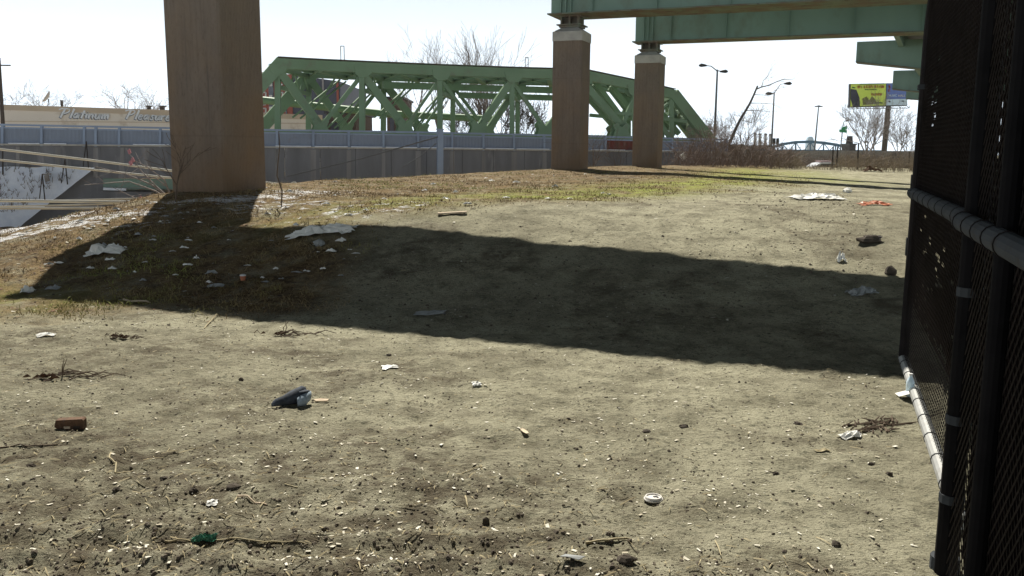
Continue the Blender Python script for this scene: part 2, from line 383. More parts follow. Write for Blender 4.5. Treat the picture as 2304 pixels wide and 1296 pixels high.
def build_ground():
    ys = [-3.0]
    while ys[-1] < 3200:
        y = ys[-1]
        st = .25 if y < 2.4 else .021 if y < 5 else .021+.0042*(y-5) if y < 16 else .067+.012*(y-16) if y < 60 else .6+.06*(y-60)
        ys.append(y+st)
    ys = np.array(ys)
    a = np.concatenate([np.linspace(-1.6, -.62, 50)[:-1], np.linspace(-.62, .62, 470), np.linspace(.62, 1.6, 50)[1:]])
    A, Y = np.meshgrid(a, ys)
    X = A*(Y+4.2)
    Z = gz(X, Y)
    nr, nc = X.shape
    co = np.stack([X, Y, Z], -1).reshape(-1, 3)
    idx = np.arange(nr*nc).reshape(nr, nc)
    q = np.stack([idx[:-1, :-1], idx[:-1, 1:], idx[1:, 1:], idx[1:, :-1]], -1).reshape(-1, 4)
    me = bpy.data.meshes.new('ground')
    me.vertices.add(len(co)); me.vertices.foreach_set('co', co.ravel())
    me.loops.add(q.size); me.loops.foreach_set('vertex_index', q.ravel().astype(np.int32))
    me.polygons.add(len(q)); me.polygons.foreach_set('loop_start', np.arange(0, q.size, 4, dtype=np.int32))
    me.update(calc_edges=True)
    me.polygons.foreach_set('use_smooth', np.ones(len(q), bool))
    x, y = co[:, 0], co[:, 1]
    veg = veg_mask(x, y)
    bx = np.interp(y, BX, BY)
    moss = np.exp(-((bx-x-1.3)/1.7)**2)*sstep(10.5, 15, y)*(1-sstep(44, 54, y))
    moss = np.maximum(moss, .75*np.exp(-((x-bx-1.2)/2.2)**2)*sstep(26, 32, y)*(1-sstep(44, 52, y)))
    moss = np.maximum(moss, .55*np.exp(-((x+6.2)/1.6)**2-((y-9.4)/.8)**2))
    # remaining snow: lee of the first pier, and the bank at the left edge
    e = y-np.interp(x, EX, EY)
    snow = np.zeros_like(x)
    for px, py, sx, sy, k in ((60, 512, 1.5, .75, .85), (170, 503, 1.0, .6, .6), (20, 535, 1.0, .5, .65), (330, 505, .8, .4, .5), (470, 450, 1.4, .45, .68), (600, 443, .9, .8, .62), (690, 433, 1.3, 1.0, .60), (640, 462, 1.5, 1.0, .46), (820, 470, 2.0, 1.2, .44), (300, 478, 1.0, .5, .6)):
        c = G(px, py); snow = np.maximum(snow, k*np.exp(-((x-c.x)/sx)**2-((y-c.y)/sy)**2))
    snow = np.maximum(snow, .42*sstep(1, 4, e)*(1-sstep(0, 6, x))*(1-sstep(60, 80, y)))
    for nme, arr in (('veg', veg), ('moss', moss), ('snow', snow), ('debris_ridge_shade', debris_ridge_shade(x, y))):
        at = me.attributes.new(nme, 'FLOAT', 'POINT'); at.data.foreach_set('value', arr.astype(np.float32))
    me.materials.append(MAT['ground'])
    o = bpy.data.objects.new('ground', me); C.objects.link(o); tag(o, kind='structure')
build_ground()

# ------------------------------------------------------------------ elevated highway: piers and cross girders
GU = Vector((math.cos(R(21)), -math.sin(R(21)), 0))     # along a cross girder, left to right
GV = Vector((math.sin(R(21)), math.cos(R(21)), 0))      # along the road
UP = Vector((0, 0, 1))
S = 1.16
def pier(cx, cy, ztop, label, with_cap=True):
    base = gzs(cx, cy)-.25
    t = thing('bridge_pier', label, 'bridge pier', (cx, cy, base), 'concrete piers of the elevated highway')
    c = Vector((cx, cy, 0)); h = S/2; ch = .035
    ring = [(-h+ch, -h), (h-ch, -h), (h, -h+ch), (h, h-ch), (h-ch, h), (-h+ch, h), (-h, h-ch), (-h, -h+ch)]
    zc = ztop-.52
    mb = MB(); mb.prism([c+GU*a+GV*b+UP*base for a, b in ring], UP*(zc-base)); mb.build('shaft', MAT['pier'], t)
    mb = MB(); k = 1.035; zs = zc+.003
    low = [c+GU*a*k+GV*b*k+UP*zs for a, b in ring]; up = [p+UP*.34 for p in low]; top = [c+GU*a*.55+GV*b*.55+UP*ztop for a, b in ring]
    n = 8
    mb.add(low+up+top, [tuple(range(n))[::-1], tuple(range(2*n, 3*n))]+[(i, (i+1) % n, n+(i+1) % n, n+i) for i in range(n)]+[(n+i, n+(i+1) % n, 2*n+(i+1) % n, 2*n+i) for i in range(n)])
    mb.build('pier_cap', MAT['cap'], t)
    return t
def girder(cx, cy, zpier, zbot, ztop, s0, s1, label, w=.42):
    "box-like plate girder resting on the pier at (cx,cy); runs from s0 to s1 along GU"
    c = Vector((cx, cy, 0))
    t = thing('cross_girder', label, 'steel girder', c+UP*zbot, 'green cross girders of the elevated highway')
    mb = MB()
    mb.obox(c+GU*(s0+s1)/2+UP*(zbot+ztop)/2, GU*((s1-s0)/2), GV*(w-.06), UP*((ztop-zbot)/2-.05))
    mb.build('web', MAT['girder'], t)
    mb = MB()
    mb.obox(c+GU*((s0+s1)/2-.05)+UP*(zbot+.024), GU*((s1-s0)/2+.06), GV*(w+.1), UP*.024)
    mb.build('flange', MAT['girder_rust'], t)
    for zz, hh in ((zbot+.14, .085), (ztop-.14, .085)):
        for sg in (-1, 1):
            mb = MB(); mb.obox(c+GU*(s0+s1)/2+GV*sg*(w-.05)+UP*zz, GU*((s1-s0)/2-.01), GV*.012, UP*hh); mb.build('flange_angle', MAT['girder'], t)
    mb = MB()
    mb.obox(c+GU*((s0+s1)/2-.05)+UP*(ztop-.024), GU*((s1-s0)/2+.06), GV*(w+.1), UP*.024)
    mb.build('flange', MAT['girder_rust'], t)
    for s in [-.22, -.02, .18, 1.0]+[3.4+2.6*i for i in range(int((s1-3)/2.6))]:
        for sg in (-1, 1):
            mb = MB(); mb.obox(c+GU*s+GV*sg*(w-.01)+UP*(zbot+ztop)/2, GU*.015, GV*.05, UP*((ztop-zbot)/2-.06)); mb.build('stiffener', MAT['girder'], t)
    mb = MB()     # bearing pedestal between cap and flange
    g = zbot-zpier
    mb.obox(c+UP*(zpier+g*.08), GU*.40, GV*.40, UP*g*.08)
    mb.obox(c+UP*(zpier+g*.22), GU*.48, GV*.48, UP*g*.05)
    mb.obox(c+UP*(zpier+g*.60), GU*.36, GV*.12, UP*g*.32)
    for s in (-.33, 0, .33): mb.obox(c+GU*s+UP*(zpier+g*.60), GU*.03, GV*.36, UP*g*.32)
    mb.obox(c+UP*(zpier+g*.95), GU*.46, GV*.44, UP*g*.045)
    mb.build('bearing', MAT['girder_rust'], t)
    return t
Y1, Y3, Y2 = 16.0, 35.0, 41.5
x1 = P(492, 340, Y1).x; x3 = P(1283, 300, Y3).x; x2 = P(1458, 300, Y2).x
zc3 = P(1283, 64, Y3).z; zb3 = P(1283, 38, Y3).z
zc2 = P(1460, 118, Y2).z; zb2 = P(1460, 97, Y2).z
pier(x1, Y1, zc3, 'wide brown concrete pier nearest the camera, rising out of the top of the photo')
pier(x3, Y3, zc3, 'taller of the two brown piers with pale caps, before the green truss')
pier(x2, Y2, zc2, 'shorter brown concrete pier beside the right end of the green truss bridge')
GH = 2.0
girder(x1, Y1, zc3, zb3, zb3+2.15, -1.5, 19, 'green steel girder high over the dirt lot, casting the wide shadow band', .58)
girder(x3, Y3, zc3, zb3, zb3+2.9, -.62, 21, 'green steel girder at the top edge of the photo on the taller capped pier', .75)
girder(x2, Y2, zc2, zb2, zb2+2.3, -.62, 23, 'green steel girder on the shorter capped pier, its whole side showing', .5)

# hammerhead bents further along
def hammer(pxl, Y, ptop, pbot_l, slope, label, length=13):
    c = P(pxl, ptop, Y); zt = c.z; zb = P(pxl, pbot_l, Y).z
    g = Vector((math.cos(R(26)), -math.sin(R(26)), 0)); v = Vector((math.sin(R(26)), math.cos(R(26)), 0))
    c = Vector((c.x, Y, 0))
    gb = gzs(c.x+g.x*length/2, Y+g.y*length/2)-.3
    t = thing('bent_cap', label, 'steel cap beam', c+g*length/2+UP*gb, 'hammerhead bents carrying the highway deck')
    mb = MB()
    mid = length*.42
    poly = [c+UP*zb, c+g*mid+UP*(zb-slope), c+g*(length-mid)+UP*(zb-slope), c+g*length+UP*zb, c+g*length+UP*zt, c+UP*zt]
    mb.prism([p-v*.5 for p in poly], v*1.0); mb.build('cap_beam', MAT['girder'], t)
    mb = MB()
    for a, b in ((0, 1), (1, 2), (2, 3)):
        mb.beam(poly[a]-UP*.03, poly[b]-UP*.03, 1.25, .05)
    mb.build('flange', MAT['girder_rust'], t)
    mb = MB(); cc = c+g*length/2
    mb.prism([cc+g*a+v*b+UP*gb for a, b in ((-.9, -.6), (.9, -.6), (.9, .6), (-.9, .6))], UP*(zb-slope-gb-.06)); mb.build('shaft', MAT['pier'], t)
hammer(1930, 60, 96, 140, .75, 'green cap beam with tapered soffit below the long girder, nearest of the far bents')
hammer(2011, 80, 160, 200, .7, 'smaller green cap beam overlapping the billboard')
hammer(2040, 100, 200, 222, .5, 'farthest green cap beam just showing beside the fence post')

# deck of the highway
def deck():
    ED = [(-4.6, 0), (-2.4, 4.6), (-.05, 9.0), (.65, 10.3), (1.65, 12.5), (2.45, 14.2), (4.0, 16.8), (9, 27), (16.5, 43), (25, 60), (35.5, 80), (46.5, 100), (60, 124)]
    t = thing('viaduct_deck', 'dark underside of the elevated highway deck at the top right', 'highway deck', (9, 27, 9))
    zb = zb3+2.0+.02
    def strip(o0, o1, z0, z1, name, mat):
        mb = MB(); L = []
        for i, p in enumerate(ED):
            a = Vector(ED[max(i-1, 0)]); b = Vector(ED[min(i+1, len(ED)-1)]); d = (b-a).normalized(); n = Vector((d.y, -d.x))
            p = Vector(p); rise = .0 if p.y < 45 else -.35*(p.y-45)/15 if p.y < 60 else -.35-.010*(p.y-60)
            q0 = p+n*o0; q1 = p+n*o1
            L += [(q0.x, q0.y, z0+rise), (q1.x, q1.y, z0+rise), (q1.x, q1.y, z1+rise), (q0.x, q0.y, z1+rise)]
        fs = []
        for i in range(len(ED)-1):
            for k in range(4): fs.append((i*4+k, i*4+(k+1) % 4, i*4+4+(k+1) % 4, i*4+4+k))
        fs += [(0, 1, 2, 3)[::-1], tuple(len(L)-4+k for k in range(4))]
        mb.add(L, fs); return mb.build(name, mat, t)
    strip(0, 12, zb+.95, zb+1.2, 'slab', MAT['wall'])
    strip(0, .3, zb+1.2, zb+2.1, 'parapet', MAT['wall'])
    strip(11.7, 12, zb+1.2, zb+2.1, 'parapet', MAT['wall'])
    for k in range(6): strip(.35+k*2.2, .65+k*2.2, zb, zb+.95, 'stringer', MAT['girder'])
deck()

# ------------------------------------------------------------------ highway wall with steel fence panels (bridge over the trench)
WA = Vector(PXD(180, 58.0)); WB = Vector(PXD(1190, 65.0)); WD = (WB-WA).normalized(); WN = Vector((WD.y, -WD.x))  # WN towards camera
def W(px, py, off=0.0):
    "point on the wall plane (moved off metres towards the camera)"
    d = ray(px, py); A = WA+WN*off
    den = d.x*WN.x+d.y*WN.y; k = (A.x*WN.x+A.y*WN.y)/den
    return CAM+d*k
TOPX = [-160, 0, 395, 620, 940, 1240, 1500, 1640]; TOPY = [275, 279, 287, 291, 296, 303, 310, 313]
BASX = [-160, 0, 395, 620, 940, 1240, 1500, 1640]; BASY = [324, 326, 329.5, 332, 335.5, 339, 342, 344]
def ftop(px): return float(np.interp(px, TOPX, TOPY))
def fbase(px): return float(np.interp(px, BASX, BASY))
def highway():
    t = thing('highway_wall', 'long stained concrete highway wall behind the dirt mound, carried on a green girder', 'concrete wall', W(600, 380))
    wn = Vector((WN.x, WN.y, 0))
    secs = [-160, 60, 225, 400, 560, 640, 720, 800, 880, 960, 1040, 1110, 1180, 1250, 1330, 1410, 1500, 1640]
    def lowy(px): return 376 if px < 205 else 401 if px < 640 else 405
    for a, b in zip(secs[:-1], secs[1:]):
        mb = MB(); g = .012 if a > 300 else 0
        q = [W(a, fbase(a)), W(b, fbase(b)), W(b, lowy((a+b)/2)), W(a, lowy((a+b)/2))]
        d = (q[1]-q[0]).normalized()
        q[0] += d*g; q[3] += d*g; q[1] -= d*g; q[2] -= d*g
        if a >= 560: q[2].z -= 2.2; q[3].z -= 2.2
        off = .03*((secs.index(a)) % 2)
        mb.prism([p+wn*off for p in q], -wn*(.5+off)); mb.build('wall_panel', MAT['wall'], t)
    for k, px in enumerate((40, 130, 215, 275, 330, 470, 623, 705, 785, 863, 941, 1018, 1088, 1157, 1225, 1300)):
        l = lowy(px)-2 if px < 560 else 425; w = (4, 6, 5)[k % 3]; mb = MB()
        mb.prism([W(px-w, fbase(px)+4, .034), W(px+w, fbase(px)+4, .034), W(px+w, l, .034), W(px-w, l, .034)], -wn*.03); mb.build('pilaster', MAT['pilaster'], t)
    mb = MB()
    q0, q1 = W(-160, fbase(-160)), W(1640, fbase(1640))
    pts = [W(p, fbase(p)) for p in (-160, 0, 395, 620, 940, 1240, 1500, 1640)]
    for a, b in zip(pts[:-1], pts[1:]): mb.beam(a+wn*.08+UP*.03, b+wn*.08+UP*.03, .35, .10)
    mb.build('coping', MAT['cap'], t)
    for a, b in ((620, 700), (708, 782), (790, 860), (868, 938), (946, 985), (1000, 1085), (1092, 1155), (1162, 1235), (1330, 1405), (1480, 1512), (20, 90), (100, 150), (300, 380)):
        mb = MB(); mb.beam(W(a, fbase(a), .1)+UP*.107, W(b, fbase(b), .1)+UP*.107, .30, .05); mb.build('snow_strip', MAT['snow'], t)
    mb = MB()       # roadway slab running back behind the wall
    back = Vector((0, 12, 0))
    mb.prism([W(-160, fbase(-160)+6)-wn*.55, W(1640, fbase(1640)+6)-wn*.55, W(1640, fbase(1640)+6)+back, W(-160, fbase(-160)+6)+back], -UP*.5)
    mb.build('road_slab', MAT['gray_slab'], t)
    mb = MB()       # green edge girder under the wall
    mb.prism([W(232, 401.5, -.02), W(800, 406, -.02), W(800, 426, -.02), W(232, 425, -.02)], -wn*.5)
    mb.build('edge_girder', MAT['girder'], t)
    mb = MB(); mb.beam(W(232, 426, .12), W(800, 427, .12), .5, .06); mb.build('flange', MAT['girder_rust'], t)
    mb = MB(); mb.prism([W(560, 405.5, -.9), W(1640, 405.5, -.9), W(1640, 520, -.9), W(560, 520, -.9)], -wn*.3); mb.build('wall_panel', MAT['wall'], t)
    # abutment with slanting wing wall
    ab = thing('bridge_abutment', 'dark concrete abutment with slanting edge beside the snowy bank', 'abutment', W(170, 480))
    mb = MB()
    mb.prism([W(205, 376.5, -.06), W(236, 376.5, -.06), W(236, 401, -.06), W(231, 430, -.06), W(340, 432, -.06), W(340, 520, -.06), W(20, 520, -.06)], -wn*3.0)
    mb.build('wing_wall', MAT['wall'], ab)
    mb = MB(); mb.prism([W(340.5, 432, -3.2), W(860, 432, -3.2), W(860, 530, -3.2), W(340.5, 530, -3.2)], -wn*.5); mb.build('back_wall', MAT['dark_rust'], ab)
    mb = MB(); mb.prism([W(232, 422, .45), W(283, 424, .45), W(283, 429, .45), W(232, 428, .45)], -wn*.4); sn = mb.build('snow_ledge', MAT['snow'], ab)
    # snowy bank left of the abutment
    mb = MB(); n1, n2 = 40, 16
    V = []
    for i in range(n1+1):
        for j in range(n2+1):
            u = i/n1; w = j/n2
            pxr = 214-w*(206-36); px = -170+u*(pxr+170)
            p = W(px, 376+w*134, .35+w*1.7)
            p.z += .10*(vnoise(np.array([px*.05]), np.array([w*9]), 5)[0]-.5)
            V.append(p)
    F_ = [(i*(n2+1)+j, (i+1)*(n2+1)+j, (i+1)*(n2+1)+j+1, i*(n2+1)+j+1) for i in range(n1) for j in range(n2)]
    mb.add(V, F_)
    tag(mb.build('snow_bank', MAT['snow'], smooth=True), kind='structure')
    rg = random.Random(4); mb = MB()
    for k in range(150):
        w = rg.random(); px = rg.uniform(-20, 195-w*150); p = W(px, 378+w*100, .40+w*1.3)
        for _ in range(2): mb.tube([p, p+Vector((rg.gauss(0, .12), rg.gauss(0, .05), rg.uniform(.1, .4)))], [.014, .006], 3)
    tag(mb.build('bank_weeds', MAT['stick'], fix=False), 'dark weed stems poking through the snow', 'weeds', kind='stuff')
    return wn
wn = highway()
def steel_fence():
    t = thing('steel_barrier_fence', 'blue grey corrugated steel fence along the top of the highway wall', 'steel fence', W(600, 332))
    posts = [-150, -70, 5, 93, 189, 215, 268, 360, 448, 536, 623, 705, 785, 863, 941, 1018, 1088, 1157, 1225, 1294, 1363, 1433, 1513, 1580, 1636]
    for p in posts:
        a = W(p, ftop(p)+1, .10); b = W(p, fbase(p)+2, .10)
        mb = MB(); d = Vector((WD.x, WD.y, 0))
        mb.obox((a+b)/2, d*.075, wn*.012, (a-b)/2)
        mb.obox((a+b)/2-wn*.10, d*.02, wn*.09, (a-b)/2)
        mb.obox((a+b)/2-wn*.20, d*.09, wn*.012, (a-b)/2)
        mb.build('post', MAT['fence_steel'], t)
    for a, b in zip(posts[:-1], posts[1:]):
        solid = (a == 189)
        p0 = W(a, ftop(a)+9); p1 = W(b, ftop(b)+9); q0 = W(a, fbase(a)-1); q1 = W(b, fbase(b)-1)
        n = max(2, int((p1-p0).length/.11)); mb = MB(); V = []
        for i in range(n+1):
            u = i/n; o = wn*((.004 if i % 2 else -.004) if not solid else .05)
            V += [p0.lerp(p1, u)+o, q0.lerp(q1, u)+o]
        mb.add(V, [(2*i, 2*i+1, 2*i+3, 2*i+2) for i in range(n)])
        o = mb.build('panel', MAT['rust_red'] if a == 1363 else MAT['panel_steel'], t)
        if a == 1363: o['label'] = 'red panel with peeling paint'
    for dy, w, h, nm in ((1.5, .20, .12, 'top_rail'), (8, .14, .10, 'rail')):
        mb = MB()
        for a, b in zip(posts[:-1], posts[1:]): mb.beam(W(a, ftop(a)+dy, .02), W(b, ftop(b)+dy, .02), w, h)
        mb.build(nm, MAT['fence_steel'], t)
    mb = MB()
    for a, b in zip(posts[:-1], posts[1:]): mb.beam(W(a, fbase(a)-2, .02), W(b, fbase(b)-2, .02), .14, .10)
    mb.build('rail', MAT['fence_steel'], t)
steel_fence()
def strut_post():
    a = W(990, 292, 2.0); b = W(990, 410, 2.0); t = thing('steel_post', 'thick blue grey steel post standing against the concrete wall', 'steel post', b)
    mb = MB(); mb.obox((a+b)/2, Vector((WD.x, WD.y, 0))*.2, wn*.2, (a-b)/2); mb.build('column', MAT['fence_steel'], t)
    mb = MB(); mb.obox(a+UP*.03, Vector((WD.x, WD.y, 0))*.25, wn*.25, UP*.03); mb.build('cap_plate', MAT['fence_steel'], t)
    for (x0, y0, x1_, y1_, r, lab) in ((645, 397, 985, 308, .05, 'dark thick cable slanting up across the concrete wall to the steel post'), (905, 376, 982, 322, .03, 'shorter thin dark cable below the thick one by the steel post')):
        p = W(x0, y0, 2.6); q = W(x1_, y1_, 2.25)
        mb = MB(); mb.tube([p, p.lerp(q, .5)-UP*.12, q], r, 6)
        tag(mb.build('guy_cable', MAT['pole']), lab, 'cable', 'dark cables on the concrete wall')
strut_post()

# ------------------------------------------------------------------ truss bridge
def TY(px): return 68+(px-625)*8/600.0
def TP(px, py): return P(px, py, TY(px))
OFF = Vector((.5, 8.0, 0))
def truss():
    t = thing('truss_bridge', 'green steel truss bridge spanning behind the highway wall', 'truss bridge', TP(1075, 345))
    ax = (TP(1225, 150)-TP(625, 140)); ax.z = 0; ax.normalize(); nb = Vector((ax.y, -ax.x, 0))
    top = [(545, 240), (625, 143), (720, 148), (815, 152), (990, 159), (1150, 164.5), (1312, 168.5), (1430, 193), (1516, 213), (1600, 318)]
    bot = [(525, 300), (625, 302), (720, 303), (910, 305), (1075, 307), (1225, 310), (1395, 313), (1600, 320)]
    def mem(name, a, b, w, h, both=True, mat='truss'):
        for o in ((Vector(), OFF) if both else (Vector(),)):
            mb = MB(); p, q = TP(*a)+o, TP(*b)+o
            d = q-p
            # built-up box member
            mb.beam(p, q, w, h)
            mb.build(name, MAT[mat], t)
    for a, b in zip(top[1:-2], top[2:-1]):
        mem('top_chord', a, b, .60, .76)
    mem('end_post', (478, 312), (634, 139), .63, .95); mem('end_post', (1514, 210), (1600, 319), .62, .95)
    for a, b in zip(bot[:-1], bot[1:]): mem('bottom_chord', a, b, .5, .6)
    # cover plates standing proud on the chord
    for o in (Vector(), OFF):
        mb = MB()
        for a, b in zip(top[1:-2], top[2:-1]):
            mb.beam(TP(*a)+o+UP*.47, TP(*b)+o+UP*.47, .8, .06)
        mb.build('cover_plate', MAT['girder_rust'], t)
    V = [((625, 155), (625, 300), .42), ((815, 165), (815, 302), .78), ((990, 170), (990, 304), .74), ((1152, 175), (1152, 308), .66), ((1312, 180), (1312, 311), .6), ((1428, 200), (1428, 316), .5), ((1511, 218), (1511, 318), .3)]
    for a, b, w in V: mem('vertical', a, b, w*.70, .42)
    D = [((628, 160), (722, 285), .95), ((722, 285), (815, 168), .5), ((815, 168), (912, 287), .95), ((912, 287), (988, 178), .35), ((992, 180), (1072, 285), .42), ((1078, 287), (1150, 182), .9),
         ((1154, 185), (1224, 288), .42), ((1228, 290), (1310, 190), .7), ((1314, 190), (1395, 280), .95), ((1397, 290), (1428, 215), .55), ((1430, 205), (1509, 312), .6), ((1460, 270), (1511, 225), .3)]
    for a, b, w in D: mem('diagonal', a, b, w*.45, w*.63)
    for a, b in (((1340, 178), (1402, 262)), ((1378, 188), (1440, 268)), ((1440, 205), (1498, 285)), ((1462, 212), (1535, 300))):
        for o in (.3, .7):
            mb = MB(); mb.beam(TP(*a)+OFF*o, TP(*b)+OFF*o, .3, .42); mb.build('sway_brace', MAT['truss'], t)
    mb = MB(); mb.beam(TP(1330, 255)+OFF*.5, TP(1545, 275)+OFF*.5, .3, .3); mb.build('strut', MAT['truss'], t)
    # gusset plates
    def gus(poly):
        for o in (Vector(), OFF):
            mb = MB(); mb.prism([TP(*p)+o+nb*.36 for p in poly], -nb*.05); mb.prism([TP(*p)+o-nb*.31 for p in poly], -nb*.05); mb.build('gusset_plate', MAT['truss'], t)
    for cx_, cy_ in ((720, 303), (910, 305), (1075, 307), (1225, 310), (1395, 313)):
        gus([(cx_-22, cy_-2), (cx_-15, cy_-20), (cx_-20, cy_-30), (cx_-11, cy_-38), (cx_, cy_-26), (cx_+10, cy_-37), (cx_+19, cy_-30), (cx_+14, cy_-19), (cx_+21, cy_-2)])
    for cx_, cy_ in ((625, 150), (815, 156), (990, 163), (1152, 168), (1312, 173), (1428, 198)):
        gus([(cx_-20, cy_-6), (cx_+22, cy_-5), (cx_+18, cy_+10), (cx_+10, cy_+18), (cx_-9, cy_+18), (cx_-17, cy_+11)])
    # cross frames between the two trusses
    nodes = [(625, 150), (720, 154), (815, 158), (902, 161), (990, 165), (1071, 168), (1152, 171), (1235, 173), (1312, 175), (1428, 198), (1514, 214)]
    for i, nd in enumerate(nodes):
        p = TP(*nd); mb = MB()
        mb.beam(p-UP*.1, p+OFF-UP*.1, .35, .35)
        mb.beam(p-UP*1.5, p+OFF-UP*1.5, .28, .3) if i % 2 == 0 else None
        n = 6
        if i % 2 == 0:
            for k in range(n):
                a = p+OFF*(k/n)-UP*(.1 if k % 2 else 1.5); b = p+OFF*((k+1)/n)-UP*(1.5 if k % 2 else .1); mb.beam(a, b, .12, .14)
        mb.build('sway_frame', MAT['truss'], t)
    for a, b in zip(nodes[:-1], nodes[1:]):
        mb = MB(); mb.beam(TP(*a), TP(*b)+OFF, .16, .22); mb.beam(TP(*b), TP(*a)+OFF, .16, .22); mb.build('lateral_brace', MAT['truss'], t)
    for a, b in (((722, 285), (815, 165)), ((912, 287), (990, 172)), ((640, 262), (720, 165)), ((830, 262), (902, 168))):
        for o, e in ((.25, .75), (.75, .55), (.5, 1)):
            mb = MB(); mb.beam(TP(*a)+OFF*o, TP(*b)+OFF*e, .10, .12); mb.build('sway_brace', MAT['truss'], t)
    for (xa, ya, xb, yb, h, o) in ((835, 182, 1300, 197, .55, .55), (1010, 203, 1300, 212, .5, .8)):
        mb = MB(); mb.beam(TP(xa, ya)+OFF*o, TP(xb, yb)+OFF*o, .3, h); mb.build('strut', MAT['truss'], t)
    # portal lattice on the sloping right end
    a0, a1 = TP(1514, 212), TP(1572, 283); mb = MB()
    for k in range(5):
        u = k/5; p = a0.lerp(a1, u); q = a0.lerp(a1, u+.2)
        mb.beam(p, q+OFF, .2, .25); mb.beam(q, p+OFF, .2, .25)
    mb.beam(a1, a1+OFF, .4, .5); mb.build('portal_frame', MAT['truss'], t)
    # mid-height struts on the lower right panels
    mem('strut', (1382, 253), (1428, 258), .25, .25); mem('strut', (1430, 258), (1545, 274), .25, .28)
    mb = MB(); q = [P(560, 222, 77), P(870, 256, 80), P(1110, 268, 84)]
    mb.tube(q, .32, 8); mb.build('pipe', MAT['truss'], t)
    # small frames standing on the chord
    for px, h in ((771, 1.0), (1185, .8)):
        p = TP(px, 143 if px < 900 else 160); mb = MB(); b = ax*.13
        mb.beam(p-b, p-b+UP*(h+.3), .05, .05); mb.beam(p+b, p+b+UP*(h+.3), .05, .05); mb.beam(p-b+UP*(h+.3), p+b+UP*(h+.3), .05, .05)
        mb.build('warning_light_frame', MAT['dark'], t)
    mb = MB(); a, b = TP(400, 312), TP(1620, 322)
    mb.prism([a, b, b+OFF, a+OFF], -UP*.4); mb.build('deck', MAT['gray_slab'], t)
truss()

# ------------------------------------------------------------------ buildings behind
BA, BB = P(-120, 236, 95), P(725, 247, 104)
BDIR = Vector((BB.x-BA.x, BB.y-BA.y, 0)); BLEN = BDIR.length; BDIR.normalize(); BNRM = Vector((BDIR.y, -BDIR.x, 0))
def BP(px, py, off=0.0):
    d = ray(px, py); A = Vector((BA.x, BA.y, 0))+BNRM*off
    k = (A.x*BNRM.x+A.y*BNRM.y)/(d.x*BNRM.x+d.y*BNRM.y); return CAM+d*k
GLYPH = {
 'P': ([[(.22, 0), (.30, .5), (.38, .98)], [(-.12, .86), (.1, .97), (.4, 1.0), (.68, .95), (.8, .8), (.72, .62), (.5, .48), (.28, .44)]], .92),
 'l': ([[(.12, 0), (.16, .5), (.2, 1.0)]], .30), 't': ([[(.12, 0), (.16, .45), (.2, .85)], [(0, .55), (.34, .57)]], .38),
 'a': ([[(.42, .5), (.2, .52), (.04, .3), (.1, .05), (.26, .06), (.44, .5)], [(.44, .5), (.42, .12), (.52, .0)]], .60),
 'i': ([[(.1, .5), (.1, .1), (.16, 0)], [(.12, .68), (.13, .72)]], .26),
 'n': ([[(.06, .5), (.08, 0)], [(.08, .3), (.24, .5), (.36, .46), (.38, .1), (.46, 0)]], .54),
 'u': ([[(.06, .5), (.06, .12), (.16, 0), (.3, .06), (.4, .5)], [(.4, .5), (.4, .1), (.48, 0)]], .56),
 'm': ([[(.06, .5), (.08, 0)], [(.08, .3), (.22, .5), (.3, .44), (.3, 0)], [(.3, .3), (.46, .5), (.54, .44), (.54, .1), (.62, 0)]], .72),
 'e': ([[(.06, .26), (.36, .3), (.34, .48), (.18, .52), (.04, .28), (.12, .04), (.3, 0), (.42, .1)]], .50),
 's': ([[(.36, .46), (.2, .52), (.1, .4), (.32, .18), (.24, 0), (.04, .06)]], .46),
 'r': ([[(.06, .5), (.08, 0)], [(.08, .28), (.22, .5), (.36, .46)]], .40)}
